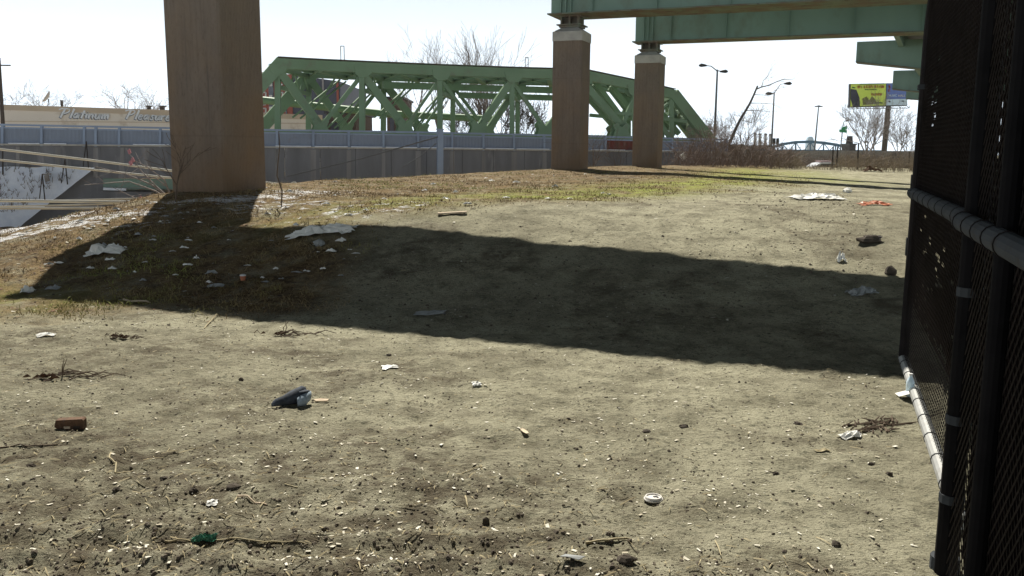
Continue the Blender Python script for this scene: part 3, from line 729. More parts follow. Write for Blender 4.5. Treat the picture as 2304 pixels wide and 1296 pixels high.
def store():
    t = thing('tan_store', 'long low tan building with pale script lettering, behind the steel fence', 'store building', (BA.x, BA.y, 0))
    zt = BP(300, 239).z; bk = -BNRM*16; A = Vector((BA.x, BA.y, -1)); B = A+BDIR*BLEN
    mb = MB(); mb.prism([A, B, B+UP*(zt+.4), A+UP*(zt+1)], bk); mb.build('wall', MAT['tan'], t)
    ta, tb = A+UP*(zt+1.001), B+UP*(zt+.401)
    mb = MB(); mb.prism([ta+BNRM*.12-UP*.0, tb+BNRM*.12, tb+BNRM*.12-UP*.55, ta+BNRM*.12-UP*.55], -BNRM*.118); tr = mb.build('parapet_trim', MAT['tan_trim'], t)
    mb = MB()
    mb.prism([BP(-120, 271, .06), BP(725, 277, .06), BP(725, 278.6, .06), BP(-120, 272.6, .06)], -BNRM*.055); mb.build('ledge', MAT['tan_trim'], t)
    # script letters
    def word(txt, px0, px1, base0, base1, hh):
        tot = sum(GLYPH[c][1] for c in txt); s = (px1-px0)/tot; x = px0
        for c in txt:
            st, w = GLYPH[c]; mb = MB(); m2 = MB()
            for pl in st:
                for (ax_, ay_), (bx_, by_) in zip(pl[:-1], pl[1:]):
                    def q(u, v):
                        X = x+u*s+.34*v*hh; by = base0+(base1-base0)*(X-px0)/(px1-px0); return BP(X, by-v*hh, .14)
                    w1 = .20 if abs(by_-ay_) > .25 else .13; u_ = BNRM.cross(q(bx_, by_)-q(ax_, ay_)); mb.beam(q(ax_, ay_), q(bx_, by_), .10, w1, u_); sh = -BDIR*.075-UP*.06-BNRM*.09; m2.beam(q(ax_, ay_)+sh, q(bx_, by_)+sh, .06, w1+.05, u_)
            lt = mb.build('letter', MAT['letter'], t); m2.build('letter_shadow', MAT['letter_shade'], lt); x += w*s  # dark copy offset behind each letter stands in for its shadow
    word('Platinum', 130, 246, 264.5, 268.5, 21); word('Pleasures', 279, 394, 267.5, 272, 21)
    # roof-top bits
    def roof(px, py0, py1, w, kind):
        a = BP(px, py0, -3); b = BP(px, py1, -3)
        if kind == 'dish':
            d = thing('satellite_dish', 'grey satellite dish on the roof of the tan building', 'satellite dish', a)
            m2 = MB(); m2.tube([a-UP*.2, a+UP*.5], .05, 6); m2.build('mast', MAT['dark'], d)
            m2 = MB(); m2.lathe([(.02, 0), (.35, .05), (.6, .16), (.75, .3)], 16, (0, 0, 0))
            mm = Matrix.Translation(a+UP*.6)@Matrix.Rotation(R(-55), 4, 'Y')@Matrix.Rotation(R(20), 4, 'X')
            m2.v = [tuple(mm@Vector(v)) for v in m2.v]; m2.build('dish', MAT['gray_slab'], d)
        else:
            m2 = MB(); m2.tube([a-UP*.4, b], w, 8); m2.tube([b, b+UP*.12], w*1.5, 8)
            tag(m2.build('roof_vent', MAT['dark_rust']), kind, 'roof vent', 'vents on the roof of the tan building')
    roof(110, 233, 222, .4, 'dish')
    roof(139, 234, 228, .14, 'short round vent pipe on the tan roof right of the dish')
    roof(365, 241.5, 240.2, .3, 'low wide roof vent just left of the nearest pier')
    roof(335, 241.5, 240.2, .25, 'low wide roof vent between the bare trees and the pier')
store()
def storage():
    t = thing('storage_building', 'dark slate building with an orange red corner, behind the left end of the truss', 'building', (P(650, 265, 170).x, 170, 0))
    z0 = -1; Y = 170
    def pr(x0, yt0, x1_, yt1, yb, Yf, dep, name, mat, parent=t):
        mb = MB(); a, b = P(x0, yt0, Yf), P(x1_, yt1, Yf); c, d = Vector((b.x, Yf, P(x1_, yb, Yf).z)), Vector((a.x, Yf, P(x0, yb, Yf).z))
        mb.prism([a, b, c, d], (0, dep, 0)); return mb.build(name, mat, parent)
    pr(656, 168, 765, 183, 340, Y, 30, 'wall', MAT['navy'])
    pr(560, 160, 655.6, 167.5, 340, Y-.5, 30, 'wall', MAT['redwall'])
    pr(756.5, 182, 761, 183, 262, Y-.25, .2, 'trim', MAT['redwall']); pr(724, 176, 728, 177, 237, Y-.25, .2, 'downpipe', MAT['stack'])
    for (x0, x1_) in ((603, 614), (640, 643)):
        w = pr(x0, 172, x1_, 173, 262, Y-.8, .25, 'window', MAT['glass'])
        for y0 in (183, 214, 240): pr(x0+2, y0, x1_-2 if x1_-x0 > 5 else x1_-.5, y0, y0+11, Y-1.0, .15, 'frame', MAT['white'], w)
    # vertical painted lettering, seen as pale strokes only
    mb = MB()
    def q(px, py): return P(px, py, Y-.7)
    for x0, w in ((590, 8), (630, 6)):
        for k in range(4):
            y = 190+k*18
            for (a, b) in (((0, 0), (w, 0)), ((0, 0), (0, 11)), ((0, 11), (w, 11)), ((w, 0), (w, 11))) if k % 2 else (((0, 0), (w, 0)), ((w/2, 0), (w/2, 11)), ((0, 11), (w, 9))):
                mb.beam(q(x0+a[0], y+a[1]), q(x0+b[0], y+b[1]), .25, .25, (0, 1, 0))
    mb.build('painted_lettering', MAT['white'], t)
    # long brown brick sheds seen under the truss
    for (xa, xb, yt, Y_, lab) in ((735, 800, 256, 120, 'dark blue and brown shed seen through the left part of the truss'), (870, 905, 222, 150, 'square grey brown building seen between two truss members')):
        s = thing('brick_shed', lab, 'shed', (P(xa, 300, Y_).x, Y_, 0)); m2 = MB(); a, b = P(xa, yt, Y_), P(xb, yt, Y_)
        m2.box(a.x, b.x, Y_, Y_+14, -1, a.z); m2.build('wall', MAT['brown'], s)
        m2 = MB(); m2.box(a.x-.3, b.x+.3, Y_-.3, Y_+14.3, a.z+.002, a.z+.35); m2.build('roof', MAT['dark'], s)
        m2 = MB(); m2.box(a.x+.5, a.x+(b.x-a.x)*.45, Y_-.06, Y_-.003, -1, a.z-1.2); m2.build('door', MAT['navy'], s)
storage()

# ------------------------------------------------------------------ bare trees
def branch(mb, p, d, L, r, lev, rg, up, spread, nseg=4, minr=.012, sides=4, twig=None):
    pts = [p]; rad = [r]; q = p.copy(); dd = d.copy(); kids = []
    for i in range(nseg):
        dd = (dd+Vector((rg.gauss(0, .11), rg.gauss(0, .11), rg.gauss(0, .08)+up*.12))).normalized()
        q = q+dd*(L/nseg); pts.append(q.copy()); rad.append(max(minr, r*(1-.62*(i+1)/nseg)))
        if lev > 0 and i >= 1:
            kids.append((q.copy(), dd.copy(), rad[-1]))
    (mb if r > minr*1.3 or twig is None else twig).tube(pts, rad, sides, cap=False)
    if lev > 0:
        for (kp, kd, kr) in kids:
            for _ in range(2 if lev > 2 else rg.choice((1, 1, 2)) if lev > 1 else rg.choice((1, 1, 2))):
                a = Vector((rg.gauss(0, 1), rg.gauss(0, 1), rg.gauss(0, .6)))
                a = (a-kd*a.dot(kd))
                if a.length < 1e-3: continue
                nd = (kd*1.0+a.normalized()*spread*rg.uniform(.6, 1.2)).normalized()
                branch(mb, kp, nd, L*rg.uniform(.5, .78), kr*.72, lev-1, rg, up, spread, nseg, minr, sides, twig)
def tree(base, H, r, seed, label, group=None, lean=(0, 0), lev=3, forks=3, trunk_frac=.35, spread=.8, up=.6, minr=.014, name='bare_tree', mat='bark', twigmat='twig', spreadfork=.45):
    rg = random.Random(seed); base = Vector(base)
    t = thing(name, label, 'tree' if 'tree' in name else 'shrub', base, group)
    th = H*trunk_frac; top = base+Vector((lean[0]*th, lean[1]*th, th)); mb = MB()
    n = 5; pts = [base.lerp(top, i/n)+Vector((rg.gauss(0, .02*th), rg.gauss(0, .02*th), 0))*(1 if 0 < i < n else 0) for i in range(n+1)]; pts[0].z -= .3
    mb.tube(pts, [r*(1-.35*i/n) for i in range(n+1)], 7, cap=False); mb.build('trunk', MAT[mat], t)
    mb = MB()
    for k in range(forks):
        ang = 2*math.pi*(k+rg.random()*.6)/forks
        d = Vector((math.cos(ang)*spreadfork+lean[0]*.8, math.sin(ang)*spreadfork+lean[1]*.8, 1)).normalized()
        branch(mb, top-UP*.02, d, (H-th)*rg.uniform(.5, .68), r*.55, lev, rg, up, spread, minr=minr)
    mb.build('crown', MAT[twigmat], t)
    return t
def at(px, Y, z=None):
    x, y = PXD(px, Y); return Vector((x, y, gzs(x, y) if z is None else z))
ROOFTREES = 'bare trees behind the tan building'
tree(at(72, 125, 0), 9.6, .22, 1, 'spreading bare tree behind the tan building at the left edge', ROOFTREES, lev=3, spread=1.0, up=.15, spreadfork=1.1, minr=.014)
tree(at(122, 128, 0), 10.4, .24, 2, 'spreading bare tree behind the satellite dish', ROOFTREES, lev=3, spread=1.0, up=.15, spreadfork=1.1, minr=.014)
tree(at(322, 125, 0), 10.4, .26, 9, 'broad bare tree above the roof just left of the nearest pier', ROOFTREES, lev=3, spread=1.0, up=.15, forks=5, spreadfork=1.1, minr=.014)
TT = 'bare trees behind the truss bridge'
tree(at(1088, 105, 0), 12.2, .24, 4, 'tall bare tree rising above the middle of the truss', TT, lev=3, forks=7, trunk_frac=.3, spread=.5, minr=.012, spreadfork=.26)
tree(at(985, 125, 0), 13.4, .26, 5, 'tall thin bare tree above the truss, left of the tallest one', TT, lev=3, forks=4, spread=.6, minr=.014)
tree(at(935, 130, 0), 14.0, .2, 15, 'faint bare tree top over the truss, leftmost there', TT, lev=3, forks=3, spread=.6, minr=.014)
tree(at(1125, 112, 0), 8.5, .2, 6, 'bare tree seen inside the truss right of its tallest tree', TT, lev=3, forks=5, spread=.7, minr=.02, trunk_frac=.2, twigmat='bark')
tree(at(1185, 100, 0), 6.5, .16, 8, 'low bare tree seen through the truss just left of the taller capped pier', TT, lev=3, forks=5, spread=.7, minr=.02, trunk_frac=.15, twigmat='bark')
tree(at(1045, 100, 0), 6, .16, 18, 'low bare tree seen low through the middle truss panel', TT, lev=3, forks=5, spread=.8, minr=.02, trunk_frac=.15, twigmat='bark')
RT = 'bare trees beyond the brush on the right'
tree(at(1655, 88, 0), 5.2, .10, 22, 'small bare tree under the leaning trunk', RT, lev=3, forks=3, spread=.8, minr=.011, lean=(.35, 0))
tree(at(1618, 92, 0), 5.0, .12, 23, 'small bare tree beside the nearer double lamp post', RT, lev=3, forks=4, spread=.8, minr=.011)
tree(at(1585, 90, 0), 4.4, .10, 24, 'low bare tree right of the truss end post', RT, lev=3, forks=4, spread=.8, minr=.011)
tree(at(1952, 78, -.4), 6.0, .14, 25, 'bushy bare tree in front of the billboard, left of its pole', RT, lev=3, forks=5, spread=.7, minr=.009, trunk_frac=.3)
tree(at(1985, 82, -.4), 5.8, .10, 26, 'slender bare tree leaning to the left by the billboard pole', RT, lev=3, forks=3, spread=.6, minr=.009, lean=(-.35, 0))
tree(at(2022, 85, -.4), 5.2, .10, 27, 'pale bare tree between the billboard pole and the fence', RT, lev=3, forks=4, spread=.8, minr=.009)
tree(at(2045, 90, -.4), 4.4, .10, 28, 'low bare tree closest to the fence post', RT, lev=3, forks=4, spread=.8, minr=.009)
def leaning_tree():
    rg = random.Random(5)
    b = P(1628, 345, 75); e = P(1706, 193, 75); t = thing('leaning_tree', 'thin dead tree leaning to the right beside the street lamps', 'tree', b)
    mb = MB(); n = 8; pts = [b.lerp(e, i/n)+Vector((math.sin(i*1.3)*.06, 0, 0)) for i in range(n+1)]; pts[0].z -= .4
    mb.tube(pts, [.16-.011*i for i in range(n+1)], 6); mb.build('trunk', MAT['bark'], t)
    mb = MB(); tw = MB()
    def limb(path, r):
        q = [P(x, y, 75+rg.uniform(-.4, .4)) for x, y in path]; mb.tube(q, [r*(1-.7*i/(len(q)-1)) for i in range(len(q))], 4, cap=False)
        for a in q[1:]:
            for _ in range(2): branch(tw, a, Vector((rg.gauss(.6, .4), rg.gauss(0, .3), rg.gauss(.15, .5))).normalized(), rg.uniform(.5, 1.2), .013, 1, rg, 0, .7, 3, .007, 3)
    limb([(1704, 200), (1713, 196), (1730, 192), (1745, 185), (1760, 179), (1785, 178)], .06)
    limb([(1713, 196), (1718, 180), (1728, 170), (1732, 160)], .03)
    limb([(1698, 213), (1720, 214), (1732, 216)], .03); limb([(1688, 232), (1712, 232), (1737, 233)], .035)
    limb([(1679, 249), (1702, 248), (1735, 252)], .035); limb([(1668, 270), (1690, 276), (1700, 272)], .03)
    mb.build('limb', MAT['bark'], t); tw.build('crown', MAT['twig'], t)
leaning_tree()

# ------------------------------------------------------------------ brush, reeds
def thicket(name, spots, mat, hmin, hmax, seed, lean=.35, r=.012, kids=3):
    rg = random.Random(seed); mb = MB()
    for (x, y, z, s) in spots:
        h = rg.uniform(hmin, hmax)*s; d = Vector((rg.gauss(0, lean), rg.gauss(0, lean), 1)).normalized()
        p = Vector((x, y, z-.05)); q1 = p+d*h*.5; q2 = q1+(d+Vector((rg.gauss(0, .3), rg.gauss(0, .3), -.1))).normalized()*h*.5
        mb.tube([p, q1, q2], [r*1.2, r, r*.5], 3, cap=False)
        for k in range(kids):
            a = p.lerp(q2, rg.uniform(.25, .95)); e = a+Vector((rg.gauss(0, .5), rg.gauss(0, .5), rg.uniform(-.05, .6)))*h*.4
            mb.tube([a, e], [r*.7, r*.35], 3, cap=False)
    return tag(mb.build(name, MAT[mat], fix=False), kind='stuff')
def spots(n, pxa, pxb, Ya, Yb, seed, shape=None):
    rg = random.Random(seed); L = []
    while len(L) < n:
        px = rg.uniform(pxa, pxb); Y = rg.uniform(Ya, Yb); x, y = PXD(px, Y); s = 1 if shape is None else shape(px, Y)
        if s > .05: L.append((x, y, gzs(x, y), s))
    return L
def hump(px, Y):
    return float(np.interp(px, [1490, 1530, 1580, 1640, 1700, 1780, 1900], [.4, .9, 1.15, 1.0, .85, .6, .5]))
tag(thicket('brush_thicket', spots(1500, 1500, 1790, 50, 66, 3, hump), 'brush', 1.6, 2.7, 4, .45), 'dense reddish brown leafless brush right of the shorter pier', 'brush')
tag(thicket('far_brush', spots(1300, 1640, 2110, 66, 96, 5), 'brush', 1.6, 2.8, 6, .4, .013), 'low brown brush in front of the far grey wall', 'brush')
tag(thicket('reed_bed', spots(1700, 1740, 2120, 50, 59, 7, lambda px, Y: float(np.interp(px, [1740, 1795, 1815, 1870, 1890, 2120], [.8, .8, .22, .25, .9, 1.05]))), 'reed', .5, 1.25, 8, .2, .009, 2), 'dry upright reeds at the far edge of the lot', 'reeds')
tag(thicket('trackside_brush', [(*PXD(px, Y), 0.4, 1) for px, Y in [(random.Random(i).uniform(720, 1330), 82+random.Random(i+9).uniform(0, 14)) for i in range(900)]], 'brush', 2.0, 3.4, 9, .35, .014), 'brown brush behind the truss bridge', 'brush')

def shrub(name, base, H, n, seed, label, mat='twig', spread=.6, group=None, r=.018, bias=(0, 0), lev=2):
    rg = random.Random(seed); t = thing(name, label, 'shrub', base, group); mb = MB()
    for k in range(n):
        d = Vector((rg.gauss(bias[0], spread), rg.gauss(bias[1], spread), 1)).normalized()
        branch(mb, Vector(base)-UP*.05, d, H*rg.uniform(.55, .9), r, lev, rg, .1, .7, 4, .004, 4)
    mb.build('stems', MAT[mat], t); return t
shrub('bare_shrub', G(402, 449)+Vector((.05, -.25, 0)), .95, 2, 3, 'dark leafless sapling growing against the nearest pier', 'stick', .12, r=.016, bias=(.18, 0))
def fanshrub():
    rg = random.Random(12); b = Vector((P(392, 460, 16.6).x, 16.6, gzs(P(392, 460, 16.6).x, 16.6)))
    t = thing('bare_shrub', 'pale arching shrub with a few pink buds left of the nearest pier', 'shrub', b); mb = MB(); bud = MB()
    for path in ([(392, 455), (352, 420), (318, 385), (297, 352)], [(392, 452), (340, 415), (285, 392), (215, 375)], [(390, 455), (350, 430), (290, 408), (190, 416)], [(392, 455), (345, 447), (310, 449), (268, 428)], [(392, 450), (375, 420), (350, 400)], [(388, 452), (370, 405), (330, 375), (300, 360)]):
        q = [P(x, y, 16.6-(392-x)*.003) for x, y in path]; mb.tube(q, [.018, .015, .010, .005], 5, cap=False)
        for a, e in zip(q[1:-1], q[2:]):
            for _ in range(3):
                s = a.lerp(e, rg.random()); f = s+Vector((rg.gauss(-.15, .2), rg.gauss(0, .1), rg.gauss(.02, .15))); mb.tube([s, f], [.006, .003], 3, cap=False)
    for x, y in ((291, 341), (299, 360), (294, 367), (316, 447)):
        p = P(x, y, 16.3); bud.obox(p, (.02, 0, .015), (0, .018, 0), (-.012, 0, .035))
    mb.build('stems', MAT['twig'], t); bud.build('bud', M('pink_bud', (.55, .25, .28)), t)
fanshrub()
shrub('bare_shrub', at(1160, 44), 2.0, 9, 33, 'tangle of pale broken branches against the wall left of the taller capped pier', 'twig', .9, r=.02)
shrub('bare_shrub', at(1110, 42), 1.2, 7, 34, 'low heap of pale branches at the foot of the concrete wall', 'twig', 1.4, r=.018)
shrub('bare_shrub', at(1335, 44), 1.9, 7, 35, 'dark shrub between the two capped piers', 'stick', .8, r=.016)
shrub('bare_shrub', at(1390, 48), 2.0, 6, 36, 'thin dark shrub in front of the red fence panel', 'stick', .6, r=.014)
for i, (x, y0, y1, Y, lab) in enumerate(((631, 462, 295, 15.5, 'thin bare sapling stem right of the nearest pier'), (1025, 396, 296, 37, 'thin bent vine stem beside the thick steel post'), (1875, 379, 330, 52, 'thin dark post at the far edge of the lot, leftmost of a close pair'), (1885, 379, 331, 52.5, 'thin dark post at the far edge of the lot, right one of a close pair'), (1932, 380, 322, 52, 'thin dark post at the far edge of the lot, left of the billboard pole'), (2047, 378, 342, 54, 'short dark post at the far edge of the lot near the fence'))):
    g = G(x, y0) if Y < 20 else at(x, Y); rg = random.Random(i)
    top = P(x-(4 if Y < 40 else 0), y1, g.y); mb = MB()
    pts = [g.lerp(top, k/5)+(Vector((rg.gauss(0, .03), 0, 0)) if Y < 40 and 0 < k < 5 else Vector()) for k in range(6)]; pts[0].z -= .2
    mb.tube(pts, [.012, .011, .010, .009, .007, .005] if Y < 40 else [.045]*6, 5)
    tag(mb.build('sapling' if Y < 40 else 'fence_post', MAT['stick'] if Y < 40 else MAT['dark_rust']), lab, 'sapling' if Y < 40 else 'post')

# ------------------------------------------------------------------ street furniture on the right
def lamp(px, py, Y, heads, label, base_z=0.0, r=.11, group='street lamps beyond the brush'):
    j = P(px, py, Y); b = Vector((j.x, Y, base_z))
    t = thing('street_lamp', label, 'street lamp', b, group)
    mb = MB(); mb.tube([b, b.lerp(j, .5), j+UP*.15], [r*1.5, r*1.15, r*.8], 8); mb.build('pole', MAT['pole'], t)
    for hx, hy in heads:
        e = P(hx, hy, Y); d = e-j; s = 1 if d.x > 0 else -1; mb = MB()
        mid = j+d*.55+UP*(d.z*.35 if d.z > .3 else .05)
        mb.tube([j, mid, e], [r*.55, r*.45, r*.4], 6); mb.build('arm', MAT['pole'], t)
        mb = MB(); L = .72*Y/95.0
        mb.tube([e-Vector((s*.1, 0, 0)), e+Vector((s*L*.3, 0, .02)), e+Vector((s*L*.7, 0, .03)), e+Vector((s*L, 0, 0))], [.08, .15*Y/95, .19*Y/95, .08], 8); mb.build('lamp_head', MAT['dark'], t)
lamp(1614, 160, 92, [(1588, 147.5), (1622, 161)], 'grey double-armed street lamp, the nearer and taller, right of the truss')
lamp(1742, 210, 125, [(1766, 188), (1738, 211)], 'grey double-armed street lamp behind the leaning dead tree')
def mast():
    t = thing('high_mast_light', 'tall thin highway mast with a flat ring of lights on top', 'mast light', (P(1842, 335, 300).x, 300, 0)); p = P(1842, 239, 300)
    mb = MB(); mb.tube([(p.x-.6, 300, 0), p], [.35, .18], 8); mb.build('pole', MAT['pole'], t)
    mb = MB(); mb.lathe([(.1, .3), (.9, .1), (.9, -.1), (.1, -.2)], 12, p)
    for k in range(6):
        a = k*math.pi/3; mb.obox(p+Vector((math.cos(a)*1.0, math.sin(a)*1.0, -.1)), (.28, 0, 0), (0, .28, 0), (0, 0, .12))
    mb.build('lamp_ring', MAT['dark'], t)
mast()
def signlamp():
    Y = 150; p = P(1897, 281, Y); t = thing('street_lamp', 'distant lamp post carrying small green street signs', 'street lamp', (p.x, Y, 0), 'street lamps beyond the brush')
    mb = MB(); mb.tube([(p.x-.3, Y, 0), p, P(1899, 274, Y), P(1902, 272, Y)], [.12, .08, .06, .05], 7); mb.build('pole', MAT['pole'], t)
    mb = MB(); e = P(1903, 271.5, Y); mb.tube([e, e+Vector((.5, 0, 0))], [.16, .1], 7); mb.build('lamp_head', MAT['pole'], t)
    gm = M('green_sign', (.02, .32, .14), (.02, .28, .12))
    for (x, y, w, h, a) in ((1899.5, 289, .55, .3, .5), (1897, 295, .6, .22, -.2)):
        c = P(x, y, Y-.2); mb = MB(); mb.obox(c, (w, a*.5, a*.3), (0, .03, 0), (0, 0, h)); mb.build('sign_plate', gm, t)
signlamp()
def billboard():
    Y = 180; t = thing('billboard', 'green and blue billboard on a single steel pole', 'billboard', (P(2003, 335, Y).x, Y, 0))
    def q(px, py, o=0.0): return P(px, py, Y-o)
    def slab(poly, o, th, name, mat, parent=t):
        mb = MB(); mb.prism([q(x, y, o) for x, y in poly], (0, th, 0)); return mb.build(name, mat, parent)
    slab([(1913.5, 188.5), (2043, 186.5), (2041, 238), (1912, 242)], 0, 1.0, 'panel_frame', MAT['dark'])
    yg = M('ad_yellow_green', (.66, .80, .13), (.58, .72, .11), .3, rough=.6); dk = M('ad_dark', (.06, .06, .085), (.045, .045, .06), .5); rd = M('ad_red', (.50, .07, .05)); bl = M('ad_blue', (.15, .22, .52), (.13, .19, .46), .3); lb = M('ad_pale_blue', (.66, .80, .90), (.6, .74, .85), .3); wh = MAT['white']; gn = M('ad_green', (.04, .13, .06)); ol = M('ad_olive', (.20, .19, .05), (.14, .15, .05), .6)
    f = slab([(1914.5, 189.5), (1993.5, 188), (1992.5, 237), (1913.5, 240)], .06, .05, 'left_poster', yg)
    slab([(1914.5, 200), (1927, 202), (1934, 220), (1935, 239.4), (1919, 239.8), (1914, 223)], .10, .03, 'poster_figure', dk, f)
    slab([(1940, 222), (1950, 217), (1956, 226), (1962, 216), (1970, 224), (1972, 234), (1942, 236)], .10, .03, 'poster_scene', ol, f)
    slab([(1918, 195), (1925, 197), (1924, 199), (1917, 198)], .10, .03, 'poster_leaf', gn, f)
    slab([(1935, 188.9), (1990, 188.1), (1990, 189.6), (1935, 190.4)], .11, .02, 'poster_strip', gn, f)
    def text(s, px0, py, h, pxw, mat, parent, sh=.0):
        cu = bpy.data.curves.new('lettering', 'FONT'); cu.body = s; cu.size = 1; cu.extrude = .02; cu.shear = sh
        ob = bpy.data.objects.new('tmp', cu); C.objects.link(ob); dg = bpy.context.evaluated_depsgraph_get(); me = bpy.data.meshes.new_from_object(ob.evaluated_get(dg))
        C.objects.unlink(ob); bpy.data.objects.remove(ob)
        co = np.array([v.co for v in me.vertices]); w = co[:, 0].max()-co[:, 0].min(); hh = co[:, 1].max()
        a = q(px0, py, .16); b = q(px0+pxw, py, .16); sx = (b-a).length/w; sz = (q(px0, py-h, .16)-a).length/hh
        off = Vector(t.location)
        for v in me.vertices:
            v.co = a+(b-a).normalized()*((v.co.x-co[:, 0].min())*sx)+UP*(v.co.y*sz)+Vector((0, -v.co.z, 0))-off
        me.materials.append(mat); o = bpy.data.objects.new('lettering', me); C.objects.link(o); o.parent = parent
    def marks(px0, py, h, pxw, n, mat, parent, seed):
        "rows of unreadable letter strokes"
        rg = random.Random(seed); m2 = MB(); w = pxw/n
        for k in range(n):
            x = px0+k*w
            for (ax_, ay_), (bx_, by_) in rg.sample([((0, 0), (.1, 1)), ((.6, 0), (.7, 1)), ((0, 1), (.7, 1)), ((0, .5), (.65, .5)), ((0, 0), (.6, 0)), ((.1, 1), (.6, 0))], 3):
                m2.beam(q(x+ax_*w, py-ay_*h, .17), q(x+bx_*w, py-by_*h, .17), .03, h*.015+.05, (0, 1, 0))
        m2.build('lettering', mat, parent)
    marks(1930, 198.5, 6, 10, 3, rd, f, 1); marks(1944, 198.2, 6.2, 46, 11, rd, f, 2); marks(1946, 202.5, 2.2, 28, 12, gn, f, 3); marks(1961, 215, 5, 24, 7, rd, f, 4); marks(1971, 233, 3, 15, 7, gn, f, 5)
    g = slab([(1995, 188.2), (2041.5, 187.3), (2041, 222), (1994.5, 223)], .06, .05, 'right_poster', bl)
    slab([(1994.3, 223.4), (2041, 222.4), (2040, 236.5), (1993.5, 237.3)], .06, .05, 'right_poster_band', lb, g)
    text('MUSIC', 1998, 217, 4.5, 20, lb, g); text('HALL', 2021, 217.5, 5, 16, wh, g, .1); marks(1998.5, 206, 6, 6, 2, rd, g, 6); marks(1998.5, 198, 6, 6, 2, rd, g, 7)
    marks(1999, 230, 2.6, 5, 3, dk, g, 8); marks(2027, 229, 2.6, 9, 4, dk, g, 9)
    p = q(2003, 238); mb = MB(); mb.tube([(p.x-.25, Y+.9, 0), (p.x, Y+.9, p.z)], [.55, .5], 10); mb.build('pole', MAT['wood_pole'], t)
    mb = MB(); a, b = q(1911, 245, 1.0), q(2046, 243, 1.0); mb.beam(a, b, .3, .12)
    for k in range(8): c = a.lerp(b, k/7); mb.beam(c, c+Vector((0, 1.2, .5)), .08, .08); mb.beam(c, c+UP*.55, .05, .05)
    mb.build('catwalk', MAT['pole'], t)
billboard()
def utility_pole():
    b = P(7, 300, 88); b.z = 0; e = P(-3, 130, 88); t = thing('utility_pole', 'wooden utility pole at the left edge behind the steel fence', 'utility pole', b)
    mb = MB(); mb.tube([b, e], [.2, .16], 10); mb.build('pole', MAT['wood_pole'], t)
    mb = MB(); c = b.lerp(e, .93); mb.beam(c-Vector((1.1, 0, 0)), c+Vector((1.1, 0, 0)), .12, .12); mb.build('crossarm', MAT['wood_pole'], t)
utility_pole()
